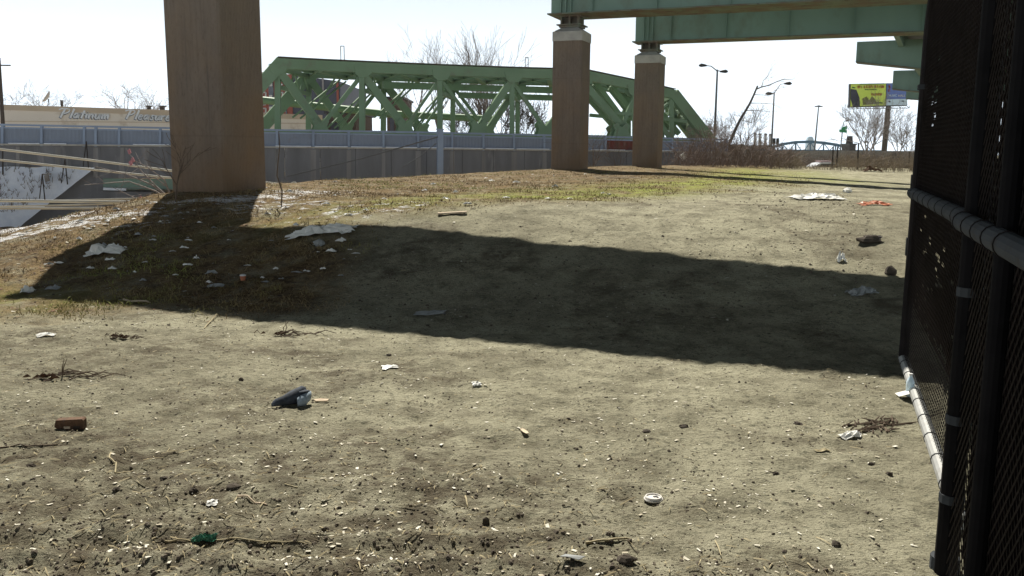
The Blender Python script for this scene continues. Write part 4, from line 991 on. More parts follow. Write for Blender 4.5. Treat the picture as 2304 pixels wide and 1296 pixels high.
def far_things():
    Y = 650; t = thing('arch_truss_bridge', 'far blue arched truss bridge on the horizon', 'bridge', (P(1823, 335, Y).x, Y, P(1823, 337, Y).z))
    xs = [1738, 1760, 1790, 1823, 1853, 1880, 1912]; ys = [331, 324.5, 320, 319, 321.5, 325.5, 333]
    for a, b, c, d in zip(xs[:-1], ys[:-1], xs[1:], ys[1:]):
        for o in (0, 12):
            mb = MB(); mb.beam(P(a, b, Y+o), P(c, d, Y+o), 1.6, 1.9); mb.build('arch_chord', MAT['bluebridge'], t)
    for x, y in list(zip(xs, ys))[1:-1]:
        mb = MB(); mb.beam(P(x, y, Y), P(x, 337, Y), .8, .8); mb.build('hanger', MAT['bluebridge'], t)
        for s in (-12, 12):
            mb = MB(); mb.beam(P(x, y, Y), P(x+s, 337, Y), .5, .5); mb.build('diagonal', MAT['bluebridge'], t)
    mb = MB(); mb.beam(P(1700, 337.5, Y)+Vector((0, 6, 0)), P(1990, 339.5, Y)+Vector((0, 6, 0)), 12, 1.0); mb.build('deck', MAT['bluebridge'], t)
    for x in (1738, 1912): mb = MB(); p = P(x, 338, Y); mb.box(p.x-2, p.x+2, Y, Y+12, -2, p.z); mb.build('bridge_pier', MAT['stack'], t)
    Y = 2400; a, b = P(1816, 337, Y), P(1831, 337, Y); zt = P(1823, 307, Y).z
    t = thing('glass_tower', 'pale blue round-topped skyscraper on the horizon', 'skyscraper', (a.x, Y, 0)); mb = MB()
    c = (a.x+b.x)/2; w = (b.x-a.x)/2; ring = [(c-w, Y), (c+w, Y), (c+w, Y+w*2), (c-w, Y+w*2)]
    prof = [(1, -5), (1, zt*.55), (.92, zt*.78), (.75, zt*.9), (.55, zt*.97), (.3, zt)]; V = []
    for k, z in prof: V += [(c+(x-c)*k, Y+w+(y-Y-w)*k, z) for x, y in ring]
    mb.add(V, [(i*4+j, i*4+(j+1) % 4, i*4+4+(j+1) % 4, i*4+4+j) for i in range(len(prof)-1) for j in range(4)]+[tuple(range(len(V)-4, len(V)))]); mb.build('facade', MAT['tower'], t)
    mb = MB()
    for k in range(14): mb.box(c-w*1.003, c+w*1.003, Y-.4, Y-.1, zt*.04*k, zt*.04*k+1.0)
    mb.build('floor_bands', MAT['stack'], t)
    Y = 1150
    for i, (x, yt) in enumerate(((1697.5, 303.5), (1708.5, 304), (1721, 304.5), (1732, 305))):
        a = P(x, 335, Y); zt = P(x, yt, Y).z; t = thing('power_station_chimney', ['pale chimney, leftmost of the row of four', 'pale chimney, second of the row of four', 'pale chimney, third of the row of four', 'pale chimney of the row of four, closest to the lamp post'][i], 'chimney', (a.x, Y, 0), 'row of power station chimneys')
        mb = MB(); mb.lathe([(2.2, -2), (1.7, zt)], 14, (a.x, Y, 0)); mb.build('shaft', MAT['stack'], t)
        mb = MB(); mb.lathe([(1.7, zt), (2.0, zt+.1), (2.0, zt+2.2), (1.2, zt+2.25)], 14, (a.x, Y, 0)); mb.build('rim', MAT['dark_rust'], t)
    def blk(px0, px1, pyt, Y, dep, name, lab, cat, mat, roofmat='dark'):
        a, b = P(px0, pyt, Y), P(px1, pyt, Y); t = thing(name, lab, cat, (a.x, Y, 0)); mb = MB(); mb.box(a.x, b.x, Y, Y+dep, -2, a.z); mb.build('wall', MAT[mat], t)
        mb = MB(); mb.box(a.x-.3, b.x+.3, Y-.3, Y+dep+.3, a.z+.002, a.z+.5); mb.build('roof', MAT[roofmat], t); return t
    blk(1640, 1672, 328, 300, 30, 'low_shed', 'low dark flat-roofed shed left of the far chimneys', 'shed', 'brown')
    blk(1690, 1745, 328, 700, 40, 'power_station', 'low dark industrial block below the four chimneys', 'industrial building', 'brown')
    t = blk(1912, 1926, 326, 330, 8, 'boiler_house', 'small dark building with one stack behind the bare trees', 'industrial building', 'dark_rust')
    p = P(1919, 306, 330); mb = MB(); mb.lathe([(1.3, P(1919, 326, 330).z+.5), (1.0, p.z)], 12, (p.x, 333, 0)); mb.build('stack', MAT['dark_rust'], t)
    # signal heads beside the far lamp
    t = thing('traffic_signal', 'pair of dark signal heads beside the foot of the far lamp post', 'traffic signal', (P(1745, 335, 123).x, 123, 0)); mb = MB()
    for x in (1741.5, 1749.5):
        p = P(x, 318, 123); mb.tube([(p.x, 123, 0), p], .06, 6)
    mb.build('pole', MAT['dark'], t)
    for x in (1741.5, 1749.5):
        p = P(x, 318, 123); mb = MB(); mb.obox(p, (.17, 0, 0), (0, .15, 0), (0, 0, .42)); mb.build('signal_head', MAT['dark'], t)
far_things()
def far_wall():
    t = thing('far_concrete_wall', 'low grey concrete wall closing off the lot beyond the brush', 'concrete wall', at(1850, 112, 0)); 
    xs = [1600, 1700, 1800, 1890, 1980, 2080, 2200]
    for i, (a, b) in enumerate(zip(xs[:-1], xs[1:])):
        mb = MB(); q = [P(a, 338+(a-1600)*.004, 112), P(b, 338+(b-1600)*.004, 112)]
        mb.prism([q[0], q[1], Vector((q[1].x, 112, -2)), Vector((q[0].x, 112, -2))], (0, .4+.04*(i % 2), 0)); mb.build('wall_panel', MAT['gray_slab'], t)
far_wall()
def car():
    Y = 62; g = P(1840, 365, Y); zroof = g.z; z0 = zroof-1.43; x0 = P(1768, 362, Y).x
    t = thing('patrol_car', 'white car with a roof light bar, mostly hidden behind the rise', 'car', (x0+2.3, Y, z0))
    prof = [(0, .35), (.05, .75), (.9, .92), (1.45, .98), (2.1, 1.38), (2.5, 1.43), (3.2, 1.42), (3.9, 1.05), (4.5, .98), (4.6, .6), (4.55, .3)]
    mb = MB(); mb.prism([(x0+a, Y-.85, z0+b) for a, b in prof], (0, 1.7, 0)); mb.build('body', MAT['carpaint'], t)
    w = MB(); w.prism([(x0+1.75, Y-.857, z0+1.0), (x0+2.2, Y-.857, z0+1.33), (x0+3.15, Y-.857, z0+1.33), (x0+3.65, Y-.857, z0+1.03)], (0, .004, 0)); w.build('window', MAT['glass'], t)
    l = MB(); l.box(x0+2.25, x0+3.0, Y-.6, Y+.6, zroof+.03, zroof+.11); l.build('light_bar', MAT['lightbar'], t)
    for s in (.9, 3.7):
        for yy in (-.86, .68):
            m2 = MB(); m2.tube([(x0+s, Y+yy, z0+.32), (x0+s, Y+yy+.18, z0+.32)], .32, 14); m2.build('wheel', MAT['dark'], t)
car()

# ------------------------------------------------------------------ cables over the trench on the left
def cables():
    LAB = ['pale cable, upper of the pair sloping down to the nearest pier', 'pale cable, lower of the pair sloping down to the nearest pier']
    for (pts, r, lab) in (
        ([(-60, 328, 19.5), (0, 336, 19.5), (200, 360, 19.8), (395, 385.5, 20.3), (600, 411, 21), (690, 423, 21.6)], .028, LAB[0]),
        ([(-60, 353, 19), (0, 360, 19), (200, 381, 19.3), (395, 401.5, 19.8), (600, 421, 20.6), (660, 428, 21)], .026, LAB[1]),
        ([(-60, 451, 16.5), (0, 451.5, 16.5), (200, 454, 16.8), (345, 455, 17.2), (420, 462, 17.6)], .030, 'thick pale cable running level across the snowy bank'),
        ([(105, 452, 17.5), (250, 448, 17.6), (375, 445.5, 17.8), (430, 452, 18)], .018, 'thin pale cable just above the thick level one'),
        ([(-60, 464, 16.4), (0, 464.5, 16.4), (180, 461, 16.7), (310, 457, 17.2), (400, 460, 17.5)], .016, 'thin grey cable just below the thick level one'),
        ([(-60, 469, 16), (0, 468.5, 16), (150, 468.5, 16.2), (290, 468, 16.4), (380, 470, 16.8)], .024, 'pale cable lying lowest of the level ones')):
        mb = MB(); mb.tube([P(*p) for p in pts], r, 6); tag(mb.build('cable', MAT['cable']), lab, 'cable', 'pale cables across the trench')
    # stake pairs on the snowy bank
    for i, (xa, ya, xb, yb, xt, yt) in enumerate(((187, 375, 199, 377, 194, 318), (138, 412, 152, 415, 146, 358), (89, 447, 101, 450, 95, 391), (6, 393, 7, 393, 6, 340))):
        mb = MB(); o = [.5, 1.0, 1.6, .8][i]
        for (x, y) in ((xa, ya), (xb, yb)): mb.beam(W(x, y, o), W(xt, yt, o-.1), .055, .055)
        tag(mb.build('stake', MAT['dark_rust']), ['pair of leaning dark stakes at the top of the snowy bank', 'pair of leaning dark stakes halfway down the snowy bank', 'pair of leaning dark stakes lowest on the snowy bank', 'single dark stake at the left edge of the snowy bank'][i], 'stakes', 'dark stakes on the snowy bank')
    mb = MB(); p = W(105, 392, 1.1)
    mb.obox(p, (.26, 0, .02), (0, .05, 0), (.03, 0, .05)); mb.obox(p-UP*.25, (.13, 0, .04), (0, .05, 0), (-.03, 0, .2))
    tag(mb.build('scrap_metal', MAT['gray_slab']), 'crumpled grey scrap lying on the snowy bank', 'scrap metal')
    mb = MB(); p = G(60, 495); mb.obox(p+UP*.12, (.20, .03, 0), (-.03, .18, 0), (.01, 0, .13)); mb.obox(p+Vector((.04, 0, .265)), (.15, .02, 0), (-.02, .14, 0), (0, 0, .012))
    tag(mb.build('concrete_block', MAT['clod']), 'dark earthy block capped with snow at the left edge', 'block')
cables()

# ------------------------------------------------------------------ chain-link gate and fence on the right
GD = Vector((math.sin(R(19.6)), math.cos(R(19.6)), 0)); GN = Vector((-GD.y, GD.x, 0))   # GN faces the lot
far_p = G(2032, 812); far_p.z = 0.0
def on_gate(px, py, base=far_p):
    d = ray(px, py); k = (base-CAM).dot(GN)/d.dot(GN); return CAM+d*k
def chain(base, s0, s1, z0, z1, step=.056, r=.0024, sides=3):
    "diamond mesh in the plane base + s*(-GD), s0..s1 towards the camera"
    mb = MB(); pt = lambda s, z, o: base-GD*s+UP*(z-base.z)+GN*o
    Ht, Ln = z1-z0, s1-s0; n = int((Ht+Ln)/step*1.0)
    for i in range(n):
        c = i*step
        for sg in (0, 1):
            # line s = s0 + c - (z-z0)   clipped
            za = max(0, c-Ln); zb = min(Ht, c)
            if zb-za < .02: continue
            a = (c-za, za); b = (c-zb, zb)
            if sg: a = (Ln-a[0], a[1]); b = (Ln-b[0], b[1])
            o = .003 if sg else -.003
            mb.tube([pt(s0+a[0], z0+a[1], o), pt(s0+b[0], z0+b[1], o)], r, sides, cap=False)
    return mb
def screen(base, s0, s1, z0, z1, holes, seed, cell=.022, off=-.018, stretch=1):
    rg = np.random.RandomState(seed); ns, nz = int((s1-s0)/cell/stretch), int((z1-z0)/cell); mb = MB()
    pt = lambda s, z: base-GD*s+UP*(z-base.z)+GN*off
    ss = np.linspace(s0, s1, ns+1); zz = np.linspace(z0, z1, nz+1)
    V = [pt(s, z) for s in ss for z in zz]; Fc = []
    for i in range(ns):
        for j in range(nz):
            s, z = ss[i], zz[j]; pr = .0
            for (hs, hz, rs, rz, k) in holes: pr = max(pr, k*math.exp(-((s-hs)/rs)**2-((z-hz)/rz)**2))
            if z < z0+.06: pr = max(pr, .25)
            if rg.rand() < pr: continue
            Fc.append((i*(nz+1)+j, (i+1)*(nz+1)+j, (i+1)*(nz+1)+j+1, i*(nz+1)+j+1))
    mb.add(V, Fc); return mb
def pipe(t, name, a, b, r, mat, n=12): 
    mb = MB(); mb.tube([a, b], r, n); return mb.build(name, MAT[mat], t, smooth=False)
def gate():
    b = far_p; L = 3.35; top = on_gate(2079, 55).z; zr = .05; zm = on_gate(2060, 434).z
    t = thing('chain_link_gate', 'tall black chain-link gate leaf with dark screening and a pale bottom rail', 'gate', b)
    Q = lambda s, z: b-GD*s+UP*(z-b.z)
    mb = MB(); corner = [Q(.02, -.0), Q(.0, top-.25), Q(.0, top-.08), Q(.10, top+.02), Q(.3, top+.14), Q(L, top+.55)]
    mb.tube([Q(0, .02), Q(0, top-.15), Q(.04, top-.03), Q(.16, top+.12), Q(.45, top+.36), Q(1.2, top+.42), Q(L, top+.45)], .036, 10); fr = mb.build('frame_pipe', MAT['vinyl'], t)
    mb = MB(); e = Q(0, zr); mb.tube([Q(-.05, zr), Q(L, zr)], .036, 12); rail = mb.build('bottom_rail', MAT['galv'], t, smooth=False)
    for k in range(9):
        s = .22+k*.38; mb = MB(); mb.tube([Q(s-.006, zr), Q(s+.006, zr)], .0395, 12); mb.build('tie_wire', MAT['dark'], rail)
    mb = MB(); mb.tube([Q(-.03, zm)+GN*.02, Q(L, zm)+GN*.02], .044, 14); mr = mb.build('middle_rail', MAT['galv_dark'], t)
    for k in range(9):
        s = .16+k*.36; mb = MB(); mb.tube([Q(s-.006, zm)+GN*.02, Q(s+.006, zm)+GN*.02], .047, 14); mb.build('tie_wire', MAT['vinyl'], mr)
    chain(b, .03, L, zr+.03, top+.3, .056, .0019).build('mesh_fabric', MAT['vinyl'], t, fix=False)
    screen(b, .0, L, .50, top+.25, [(1.25, 1.0, .55, .26, .13), (.62, 1.98, .14, .22, .35), (1.2, .55, .7, .1, .25)], 3, .022, stretch=5).build('screen_cloth', MAT['fabric'], t, fix=False)
    # drop rod with brackets at the free end
    mb = MB(); mb.tube([Q(-.055, -.02), Q(-.055, .62)], .009, 8); dr = mb.build('drop_rod', MAT['galv'], t)
    mb = MB()
    for z in (.10, .33, .56): mb.obox(Q(-.04, z), GD*.03, GN*.03, UP*.014)
    mb.build('bracket', MAT['galv'], dr)
    mb = MB(); mb.obox(Q(-.06, zm+.08), GD*.03, GN*.04, UP*.06); mb.obox(Q(-.06, zm-.42), GD*.035, GN*.04, UP*.07); mb.obox(Q(-.05, zm-.55), GD*.02, GN*.03, UP*.03); mb.build('latch', MAT['dark'], t)
    mb = MB(); mb.obox(Q(-.005, top-.52), GD*.045, GN*.045, UP*.018); mb.build('band_clamp', MAT['galv_dark'], t)
    # white tape on the rail and the bottle behind it
    mb = MB(); p = on_gate(2056, 908); s = (b-p).dot(GD)
    c = Q(s, zr); mb.tube([c-GD*.04, c+GD*.05], [.041, .041], 10); mb.add([c+GN*.04+UP*.01, c+GN*.042-GD*.12+UP*.012, c+GN*.10-GD*.05-UP*.03, c+GN*.12+GD*.05-UP*.035], [(0, 1, 2, 3)])
    tag(mb.build('paper_strip', MAT['plastic_white']), 'torn white strip wrapped round the pale bottom rail of the gate', 'paper strip')
    p = G(2046, 893); t2 = thing('plastic_bottle', 'clear bluish plastic bottle standing in front of the pale gate rail', 'bottle', p)
    mb = MB(); mb.lathe([(q*.8, z*.72) for q, z in [(.001, 0), (.033, .004), (.035, .03), (.032, .07), (.035, .10), (.033, .145), (.024, .17), (.012, .195), (.012, .21)]], 14, p); mb.build('body', MAT['bottle'], t2, smooth=True)
    mb = MB(); mb.lathe([(q*.8, z*.72) for q, z in [(.014, .205), (.0145, .207), (.0145, .225), (.001, .226)]], 12, p); mb.build('bottle_cap', MAT['white'], t2)
    # the nearer fence panel
    nb = G(2126, 1290); nb.z = 0
    t = thing('chain_link_fence', 'black chain-link fence panel with dark posts filling the right edge', 'fence', nb)
    Q2 = lambda s, z: nb-GD*s+UP*(z-nb.z)
    for s, r, o, nm in ((0, .043, 0, 'post'), (.52, .029, -.07, 'post'), (.80, .029, .03, 'post'), (2.4, .045, 0, 'post')):
        mb = MB(); a = Q2(s, -.2)+GN*o; mb.tube([a, a+UP*3.6], r, 12); mb.build('post', MAT['post_black'], t)
    mb = MB(); mb.tube([Q2(-.03, -.03), Q2(-.03, .06)], .055, 12); mb.build('foot_sleeve', MAT['galv_dark'], t)
    mb = MB()
    zn = on_gate(2205, 500, nb).z
    mb.tube([Q2(.05, zn)+GN*.055, Q2(2.6, zn)+GN*.055], .036, 14); mr = mb.build('middle_rail', MAT['galv_dark'], t)
    for k in range(5):
        s = .10+k*.22; mb = MB(); mb.tube([Q2(s-.004, zn)+GN*.055, Q2(s+.004, zn)+GN*.055], .0395, 14); mb.build('tie_wire', MAT['vinyl'], mr)
    for z in (.62, 1.12, .30):
        mb = MB(); mb.tube([Q2(.0, z), Q2(.0, z+.035)], .047, 10); mb.build('hinge', MAT['galv_dark'], t)
    chain(nb, .02, 2.8,   .02, 3.2, .056, .0026).build('mesh_fabric', MAT['vinyl'], t, fix=False)
    screen(nb, .02, 2.8, .06, 3.2, [(.28, .75, .03, .4, .02)], 9, .03, -.05).build('screen_cloth', MAT['fabric'], t, fix=False)
gate()

# ------------------------------------------------------------------ litter and stones in the lot
def crumple(c, sx, sy, sz, seed, n=9, rot=0.0):
    "crumpled sheet: a small irregular grid folded over the ground"
    rg = random.Random(seed); mb = MB(); V = []; ca, sa = math.cos(rot), math.sin(rot)
    for i in range(n+1):
        for j in range(n+1):
            u = i/n*2-1; v = j/n*2-1; f = 1-.25*rg.random()
            x = u*sx*f+rg.gauss(0, .06*sx); y = v*sy*f+rg.gauss(0, .06*sy)
            z = sz*(.15+.85*max(0, 1-.7*(u*u+v*v)))*rg.uniform(.25, 1)
            X = c[0]+x*ca-y*sa; Yy = c[1]+x*sa+y*ca; V.append((X, Yy, 0))
            V[-1] = (X, Yy, z)
    xs = np.array([v[0] for v in V]); ys = np.array([v[1] for v in V]); g = gz(xs, ys)
    V = [(v[0], v[1], v[2]+float(h)+.006) for v, h in zip(V, g)]
    mb.add(V, [(i*(n+1)+j, (i+1)*(n+1)+j, (i+1)*(n+1)+j+1, i*(n+1)+j+1) for i in range(n) for j in range(n)])
    return mb
def lump(c, sx, sy, sz, seed, rot=0):
    rg = random.Random(seed); mb = MB(); n, m = 8, 5; V = []; ca, sa = math.cos(rot), math.sin(rot)
    for i in range(m+1):
        ph = math.pi*i/m
        for k in range(n):
            th = 2*math.pi*k/n; f = rg.uniform(.55, 1.3)
            x, y, z = math.sin(ph)*math.cos(th)*sx*f, math.sin(ph)*math.sin(th)*sy*f, math.cos(ph)*sz*rg.uniform(.85, 1.1)
            V.append((c[0]+x*ca-y*sa, c[1]+x*sa+y*ca, c[2]+z+sz*.55))
    mb.add(V, [(i*n+k, i*n+(k+1) % n, (i+1)*n+(k+1) % n, (i+1)*n+k) for i in range(m) for k in range(n)]); return mb
def item(mb, name, mat, label, cat, group=None, smooth=False):
    return tag(mb.build(name, MAT[mat], smooth=smooth), label, cat, group)

# brick piece
p = G(160, 966); t = thing('brick', 'broken brown brick with a worn slot, standing on edge in the dirt', 'brick', p)
mb = MB(); a = Vector((.975, .12, 0)); n = Vector((-.12, .975, 0))
prof = [(-.085, .022), (-.075, .062), (.075, .066), (.083, .058), (.082, .004), (-.06, .002)]
mb.prism([p+a*x-n*.028+UP*z for x, z in prof], n*.056); mb.build('body', MAT['brick'], t)
for dx in (-.012, .045):
    mb = MB(); mb.obox(p+a*dx-n*.0295+UP*.017, a*.018, n*.0014, UP*.007); mb.build('slot', MAT['wood_pale'] if dx < 0 else MAT['clod'], t)
# shoe-like rag
p = G(655, 912); t = thing('crumpled_shoe', 'crumpled dark slate cloth shoe with a grey blue toe, lying on the dirt', 'shoe', p)
rg_s = random.Random(8); mb = MB(); d = Vector((.93, .36, 0)); nn = Vector((-.36, .93, 0)); sec = []
def shell(path, mat, nm, par, sides=10):
    m2 = MB(); o = 0; V = []; Fs = []
    for (s, w, zb, zt, off) in path:
        c = p+d*s+nn*off
        for k in range(sides):
            th = 2*math.pi*k/sides; f = rg_s.uniform(.82, 1.14); V.append(c+nn*math.cos(th)*w*f+UP*((zb+zt)/2+math.sin(th)*(zt-zb)/2*f))
    for i in range(len(path)-1):
        for k in range(sides): Fs.append((i*sides+k, i*sides+(k+1) % sides, (i+1)*sides+(k+1) % sides, (i+1)*sides+k))
    Fs += [tuple(range(sides))[::-1], tuple((len(path)-1)*sides+k for k in range(sides))]; m2.add(V, Fs); return m2.build(nm, MAT[mat], par, smooth=True)
shell([(-.125, .018, 0, .02, 0), (-.10, .036, 0, .05, 0), (-.05, .042, 0, .065, .005), (0, .042, .0, .085, .01), (.04, .04, .005, .10, .012), (.075, .034, .03, .115, .012), (.10, .02, .06, .11, .01)], 'cloth_dark', 'upper', t)
shell([(.035, .026, .0, .055, -.045), (.06, .04, -.002, .075, -.045), (.09, .046, 0, .085, -.035), (.115, .04, .02, .09, -.02), (.13, .02, .04, .08, -.01)], 'cloth_pale', 'toe', t)
shell([(.05, .012, .085, .092, -.03), (.09, .03, .086, .099, -.025), (.12, .012, .085, .092, -.015)], 'cloth_dark', 'lining', t)
p2 = G(722, 906); mb = MB(); mb.prism([p2+Vector(v) for v in ((-.05, .008, .012), (-.03, -.012, .008), (.045, -.01, .010), (.052, .016, .014), (0, .016, .018))], (0, 0, .008)); item(mb, 'wood_chip', 'wood_pale', 'flat pale wooden chip just right of the crumpled shoe', 'wood chip')
# coffee lid
p = G(1470, 1128)+UP*.006; t = thing('cup_lid', 'white plastic coffee cup lid lying flat on the dirt', 'cup lid', p)
mb = MB(); mb.lathe([(.046, 0), (.047, .004), (.0455, .007), (.042, .007), (.0415, .013), (.039, .017), (.034, .017), (.033, .011), (.001, .0115)], 28, p); mb.build('rim', MAT['lid'], t, smooth=False)
mb = MB(); mb.obox(p+Vector((.010, .006, .0125)), (.010, .003, 0), (-.002, .006, 0), (0, 0, .0012)); mb.obox(p+Vector((.019, -.004, .0125)), (.005, 0, 0), (0, .003, 0), (0, 0, .0012)); mb.build('sip_hole', MAT['dark'], t)
# paper scraps near the camera
def flat(px, py, w, h, seed, mat, name, lab, cat, lift=.012, pts=None, group=None):
    rg = random.Random(seed); p = G(px, py); a = rg.uniform(-.5, .5); ca, sa = math.cos(a), math.sin(a)
    poly = pts or [(-1, -.6), (-.3, -1), (.9, -.7), (1, .5), (.2, .9), (-.8, .8)]
    V = []
    for (u, v) in poly: V.append((p.x+u*w*ca-v*h*sa, p.y+u*w*sa+v*h*ca, p.z+.008+lift*rg.random()))
    mb = MB(); mb.prism(V, (0, 0, .0025)); return item(mb, name, mat, lab, cat, group)
flat(1288, 1266, .045, .03, 1, 'plastic_grey', 'paper_scrap', 'grey folded paper scrap at the bottom edge of the photo', 'paper scrap', .02, [(-1, -.9), (-.4, -.5), (.6, -.1), (1, .8), (.1, .7), (-.7, .3)])
item(crumple(G(104, 756), .085, .05, 0.043, 62, 5, .2), 'paper_scrap', 'plastic_white', 'white crumpled paper on the dirt near the left edge, below the shadow', 'paper scrap')
item(crumple(G(478, 1138), .026, .02, 0.013, 63, 5, .2), 'paper_scrap', 'plastic_white', 'small square white scrap among the clods', 'paper scrap')
item(crumple(G(878, 830), .07, .05, 0.035, 64, 5, .2), 'foil_scrap', 'plastic_white', 'bright crumpled foil scrap below the middle of the shadow', 'foil scrap')
item(crumple(G(1072, 865), .035, .03, 0.018, 65, 5, .2), 'foil_scrap', 'plastic_white', 'small glaring foil scrap alone in the middle of the dirt', 'foil scrap')
flat(1180, 977, .018, .05, 6, 'wood_pale', 'wood_chip', 'short pale stick chip near the centre of the lit dirt', 'wood chip')
p = G(460, 1222); mb = crumple(p, .058, .022, .036, 5, 12, .1); item(mb, 'green_wrapper', 'green_film', 'shiny green crumpled wrapper between two straws', 'wrapper')
def stickline(pts, r, mat, name, lab, cat, group=None, lift=.012):
    k = [(G(x, y), z or 0) for x, y, z in pts]; q = []
    for (a, za), (b, zb) in zip(k[:-1], k[1:]):
        for i in range(4):
            u = i/4; x = a.x+(b.x-a.x)*u; y = a.y+(b.y-a.y)*u; q.append(Vector((x, y, gzs(x, y)+r*.8+(za+(zb-za)*u)*.6)))
    q.append(k[-1][0]+UP*r*.8)
    mb = MB(); mb.tube(q, [r*(1-.35*i/(len(q)-1)) for i in range(len(q))], 6); return item(mb, name, mat, lab, cat, group)
stickline([(372, 1221, 0), (410, 1220, .005), (440, 1219, 0)], .0045, 'straw', 'straw_stalk', 'short thick straw stalk left of the green wrapper', 'straw')
stickline([(488, 1218, 0), (560, 1221, .004), (630, 1223, .002), (692, 1227, 0)], .0035, 'straw', 'straw_stalk', 'long thin straw stalk right of the green wrapper', 'straw')
stickline([(1318, 1228, 0), (1370, 1222, .008), (1420, 1217, .004)], .006, 'straw', 'stick', 'pale stick lying below the cup lid', 'stick')
stickline([(535, 1122, .01), (565, 1128, .01), (600, 1139, .0)], .005, 'wood_pale', 'stick', 'pale splinter slanting among the dark clods', 'stick')
stickline([(460, 740, 0), (475, 725, .02), (492, 710, .04)], .006, 'straw', 'stick', 'pale thin stick slanting in the dirt below the shadow edge', 'stick')
stickline([(278, 677, .01), (300, 681, .015), (338, 683, .01)], .012, 'wood_pale', 'stick', 'white stick lying along the lower edge of the shadow', 'stick')
stickline([(250, 1020, .0), (246, 1035, .01), (262, 1046, .012), (258, 1066, .0), (300, 1062, .004)], .005, 'straw', 'straw_stalk', 'curved pale straw loop among the clods on the left', 'straw')
stickline([(1040, 1066, .0), (1065, 1058, .008), (1085, 1052, .004)], .003, 'straw', 'straw_stalk', 'thin straw alone right of the centre', 'straw')
stickline([(1047, 1120, .002), (1050, 1135, .012), (1052, 1145, .006)], .005, 'straw', 'straw_stalk', 'short upright straw above the ridge', 'straw')
stickline([(640, 1090+0, 0), (670, 1100, .0)], .004, 'straw', 'straw_stalk', 'straw fragment among clods right of the splinter', 'straw')
stickline([(820, 998, .0), (850, 999, .003)], .005, 'wood_pale', 'stick', 'tiny pale straight splinter near the middle', 'stick')
stickline([(0, 1010, .0), (60, 1009, .006), (130, 1004, .0)], .005, 'stick', 'stick', 'long dark stick at the left edge below the brick', 'stick')
def leafpile(px, py, w, seed, lab, upright=True):
    rg = random.Random(seed); c = G(px, py); t = thing('twig_heap', lab, 'twigs', c); mb = MB(); lf = MB()
    for k in range(16):
        x, y = c.x+rg.gauss(0, w*.5), c.y+rg.gauss(0, w*.18); z = gzs(x, y); a = rg.gauss(0, .5); L = rg.uniform(.3, .9)*w
        mb.tube([(x, y, z+.01), (x+math.cos(a)*L*.5, y+math.sin(a)*L*.3, z+.02+rg.random()*.03), (x+math.cos(a)*L, y+math.sin(a)*L*.5, z+.012)], [.005, .004, .002], 4)
    if upright:
        for k in range(2): mb.tube([c, c+Vector((rg.gauss(0, .03), 0, .07)), c+Vector((.05+rg.gauss(0, .03), .02, .13))], [.004, .0035, .002], 5)
    for k in range(9):
        x, y = c.x+rg.gauss(-.3*w, w*.25), c.y+rg.gauss(0, w*.12); z = gzs(x, y); r1 = rg.uniform(.02, .04)
        lf.add([(x-r1, y, z+.012), (x, y-r1*.6, z+.03), (x+r1, y+.01, z+.016), (x, y+r1*.6, z+.035)], [(0, 1, 2), (0, 2, 3)])
    mb.build('twigs', MAT['stick'], t); lf.build('leaves', MAT['leaf'], t)
leafpile(140, 850, .28, 1, 'heap of dead twigs and leaves with an upright stem, left of the crumpled shoe')
leafpile(640, 755, .24, 2, 'heap of dead leaves with an upright stem just below the shadow edge')
leafpile(275, 762, .14, 3, 'small straw tuft right of the white crumpled paper', False)
# dark clods
CL = [(1093, 1180, .020, .035, 'upright dark clod on the ridge right of the middle'), (733, 1195, .018, .02, 'dark clod at the left end of the ridge in the middle'), (370, 1080, .025, .02, 'dark clod below the curved straw loop'), (435, 1108, .02, .018, 'dark clod right of the lower curved straw'), (262, 1105, .02, .018, 'dark clod on the left among many'), (70, 1050, .024, .018, 'dark clod near the left edge below the long stick'), (1538, 962, .035, .02, 'flat dark clod alone on the right half of the dirt'), (1455, 972, .03, .012, 'low dark crumbs beside the flat clod'), (543, 857, .025, .025, 'round dark clod left of the crumpled shoe'), (970, 960, .012, .014, 'small round black pebble near the centre'), (525, 1100, .035, .018, 'brown flat stone among the clods'), (875, 800, .02, .012, 'small dark clod below the shadow edge'), (1795, 955, .03, .015, 'brown clod left of the torn plastic'), (1745, 1068, .02, .016, 'dark pebble on the right side of the dirt'), (1960, 1048, .02, .018, 'dark pebble close to the fence'), (2000, 1070, .02, .018, 'dark pebble just below another one close to the fence'), (1880, 1228, .03, .02, 'dark clod at the lower right'), (1405, 1265, .045, .03, 'dark hollow clod at the bottom edge right of the grey scrap')]
for i, (x, y, s, h, lab) in enumerate(CL): item(lump(G(x, y)-UP*h*.3, s, s*.8, h*.8, i+40), 'soil_clod', 'clod', lab, 'clod', 'dark clods on the dirt')
# things further up the mound
p = G(1958, 545); t = thing('dark_rock', 'dark lump of rubble on the slope near the fence', 'rock', p); lump(p, .14, .10, .055, 3).build('body', MAT['clod'], t); lump(p+Vector((.06, .02, .03)), .08, .06, .035, 4).build('body', MAT['dark_rust'], t)
item(crumple(G(1892, 590), .05, .05, .13, 6, 6), 'paper_scrap', 'plastic_white', 'white scrap standing up below the dark rock', 'paper scrap')
item(lump(G(2003, 618), .075, .06, .06, 9), 'brick_fragment', 'clod', 'small dark brick fragment at the upper edge of the shadow by the fence', 'brick')
item(crumple(G(1938, 662), .17, .10, .08, 8, 9, .3), 'plastic_bag', 'plastic_grey', 'clear grey plastic lying in the shadow near the fence', 'plastic bag')
item(crumple(G(1838, 449), .46, .34, .12, 9, 12, -.1), 'plastic_sheet', 'plastic_white', 'large white plastic sheet on the right of the mound', 'plastic sheet')
item(crumple(G(1968, 462), .26, .16, .07, 10, 10, -.15), 'orange_bag', 'orange', 'orange plastic bag beside the white sheet', 'plastic bag')
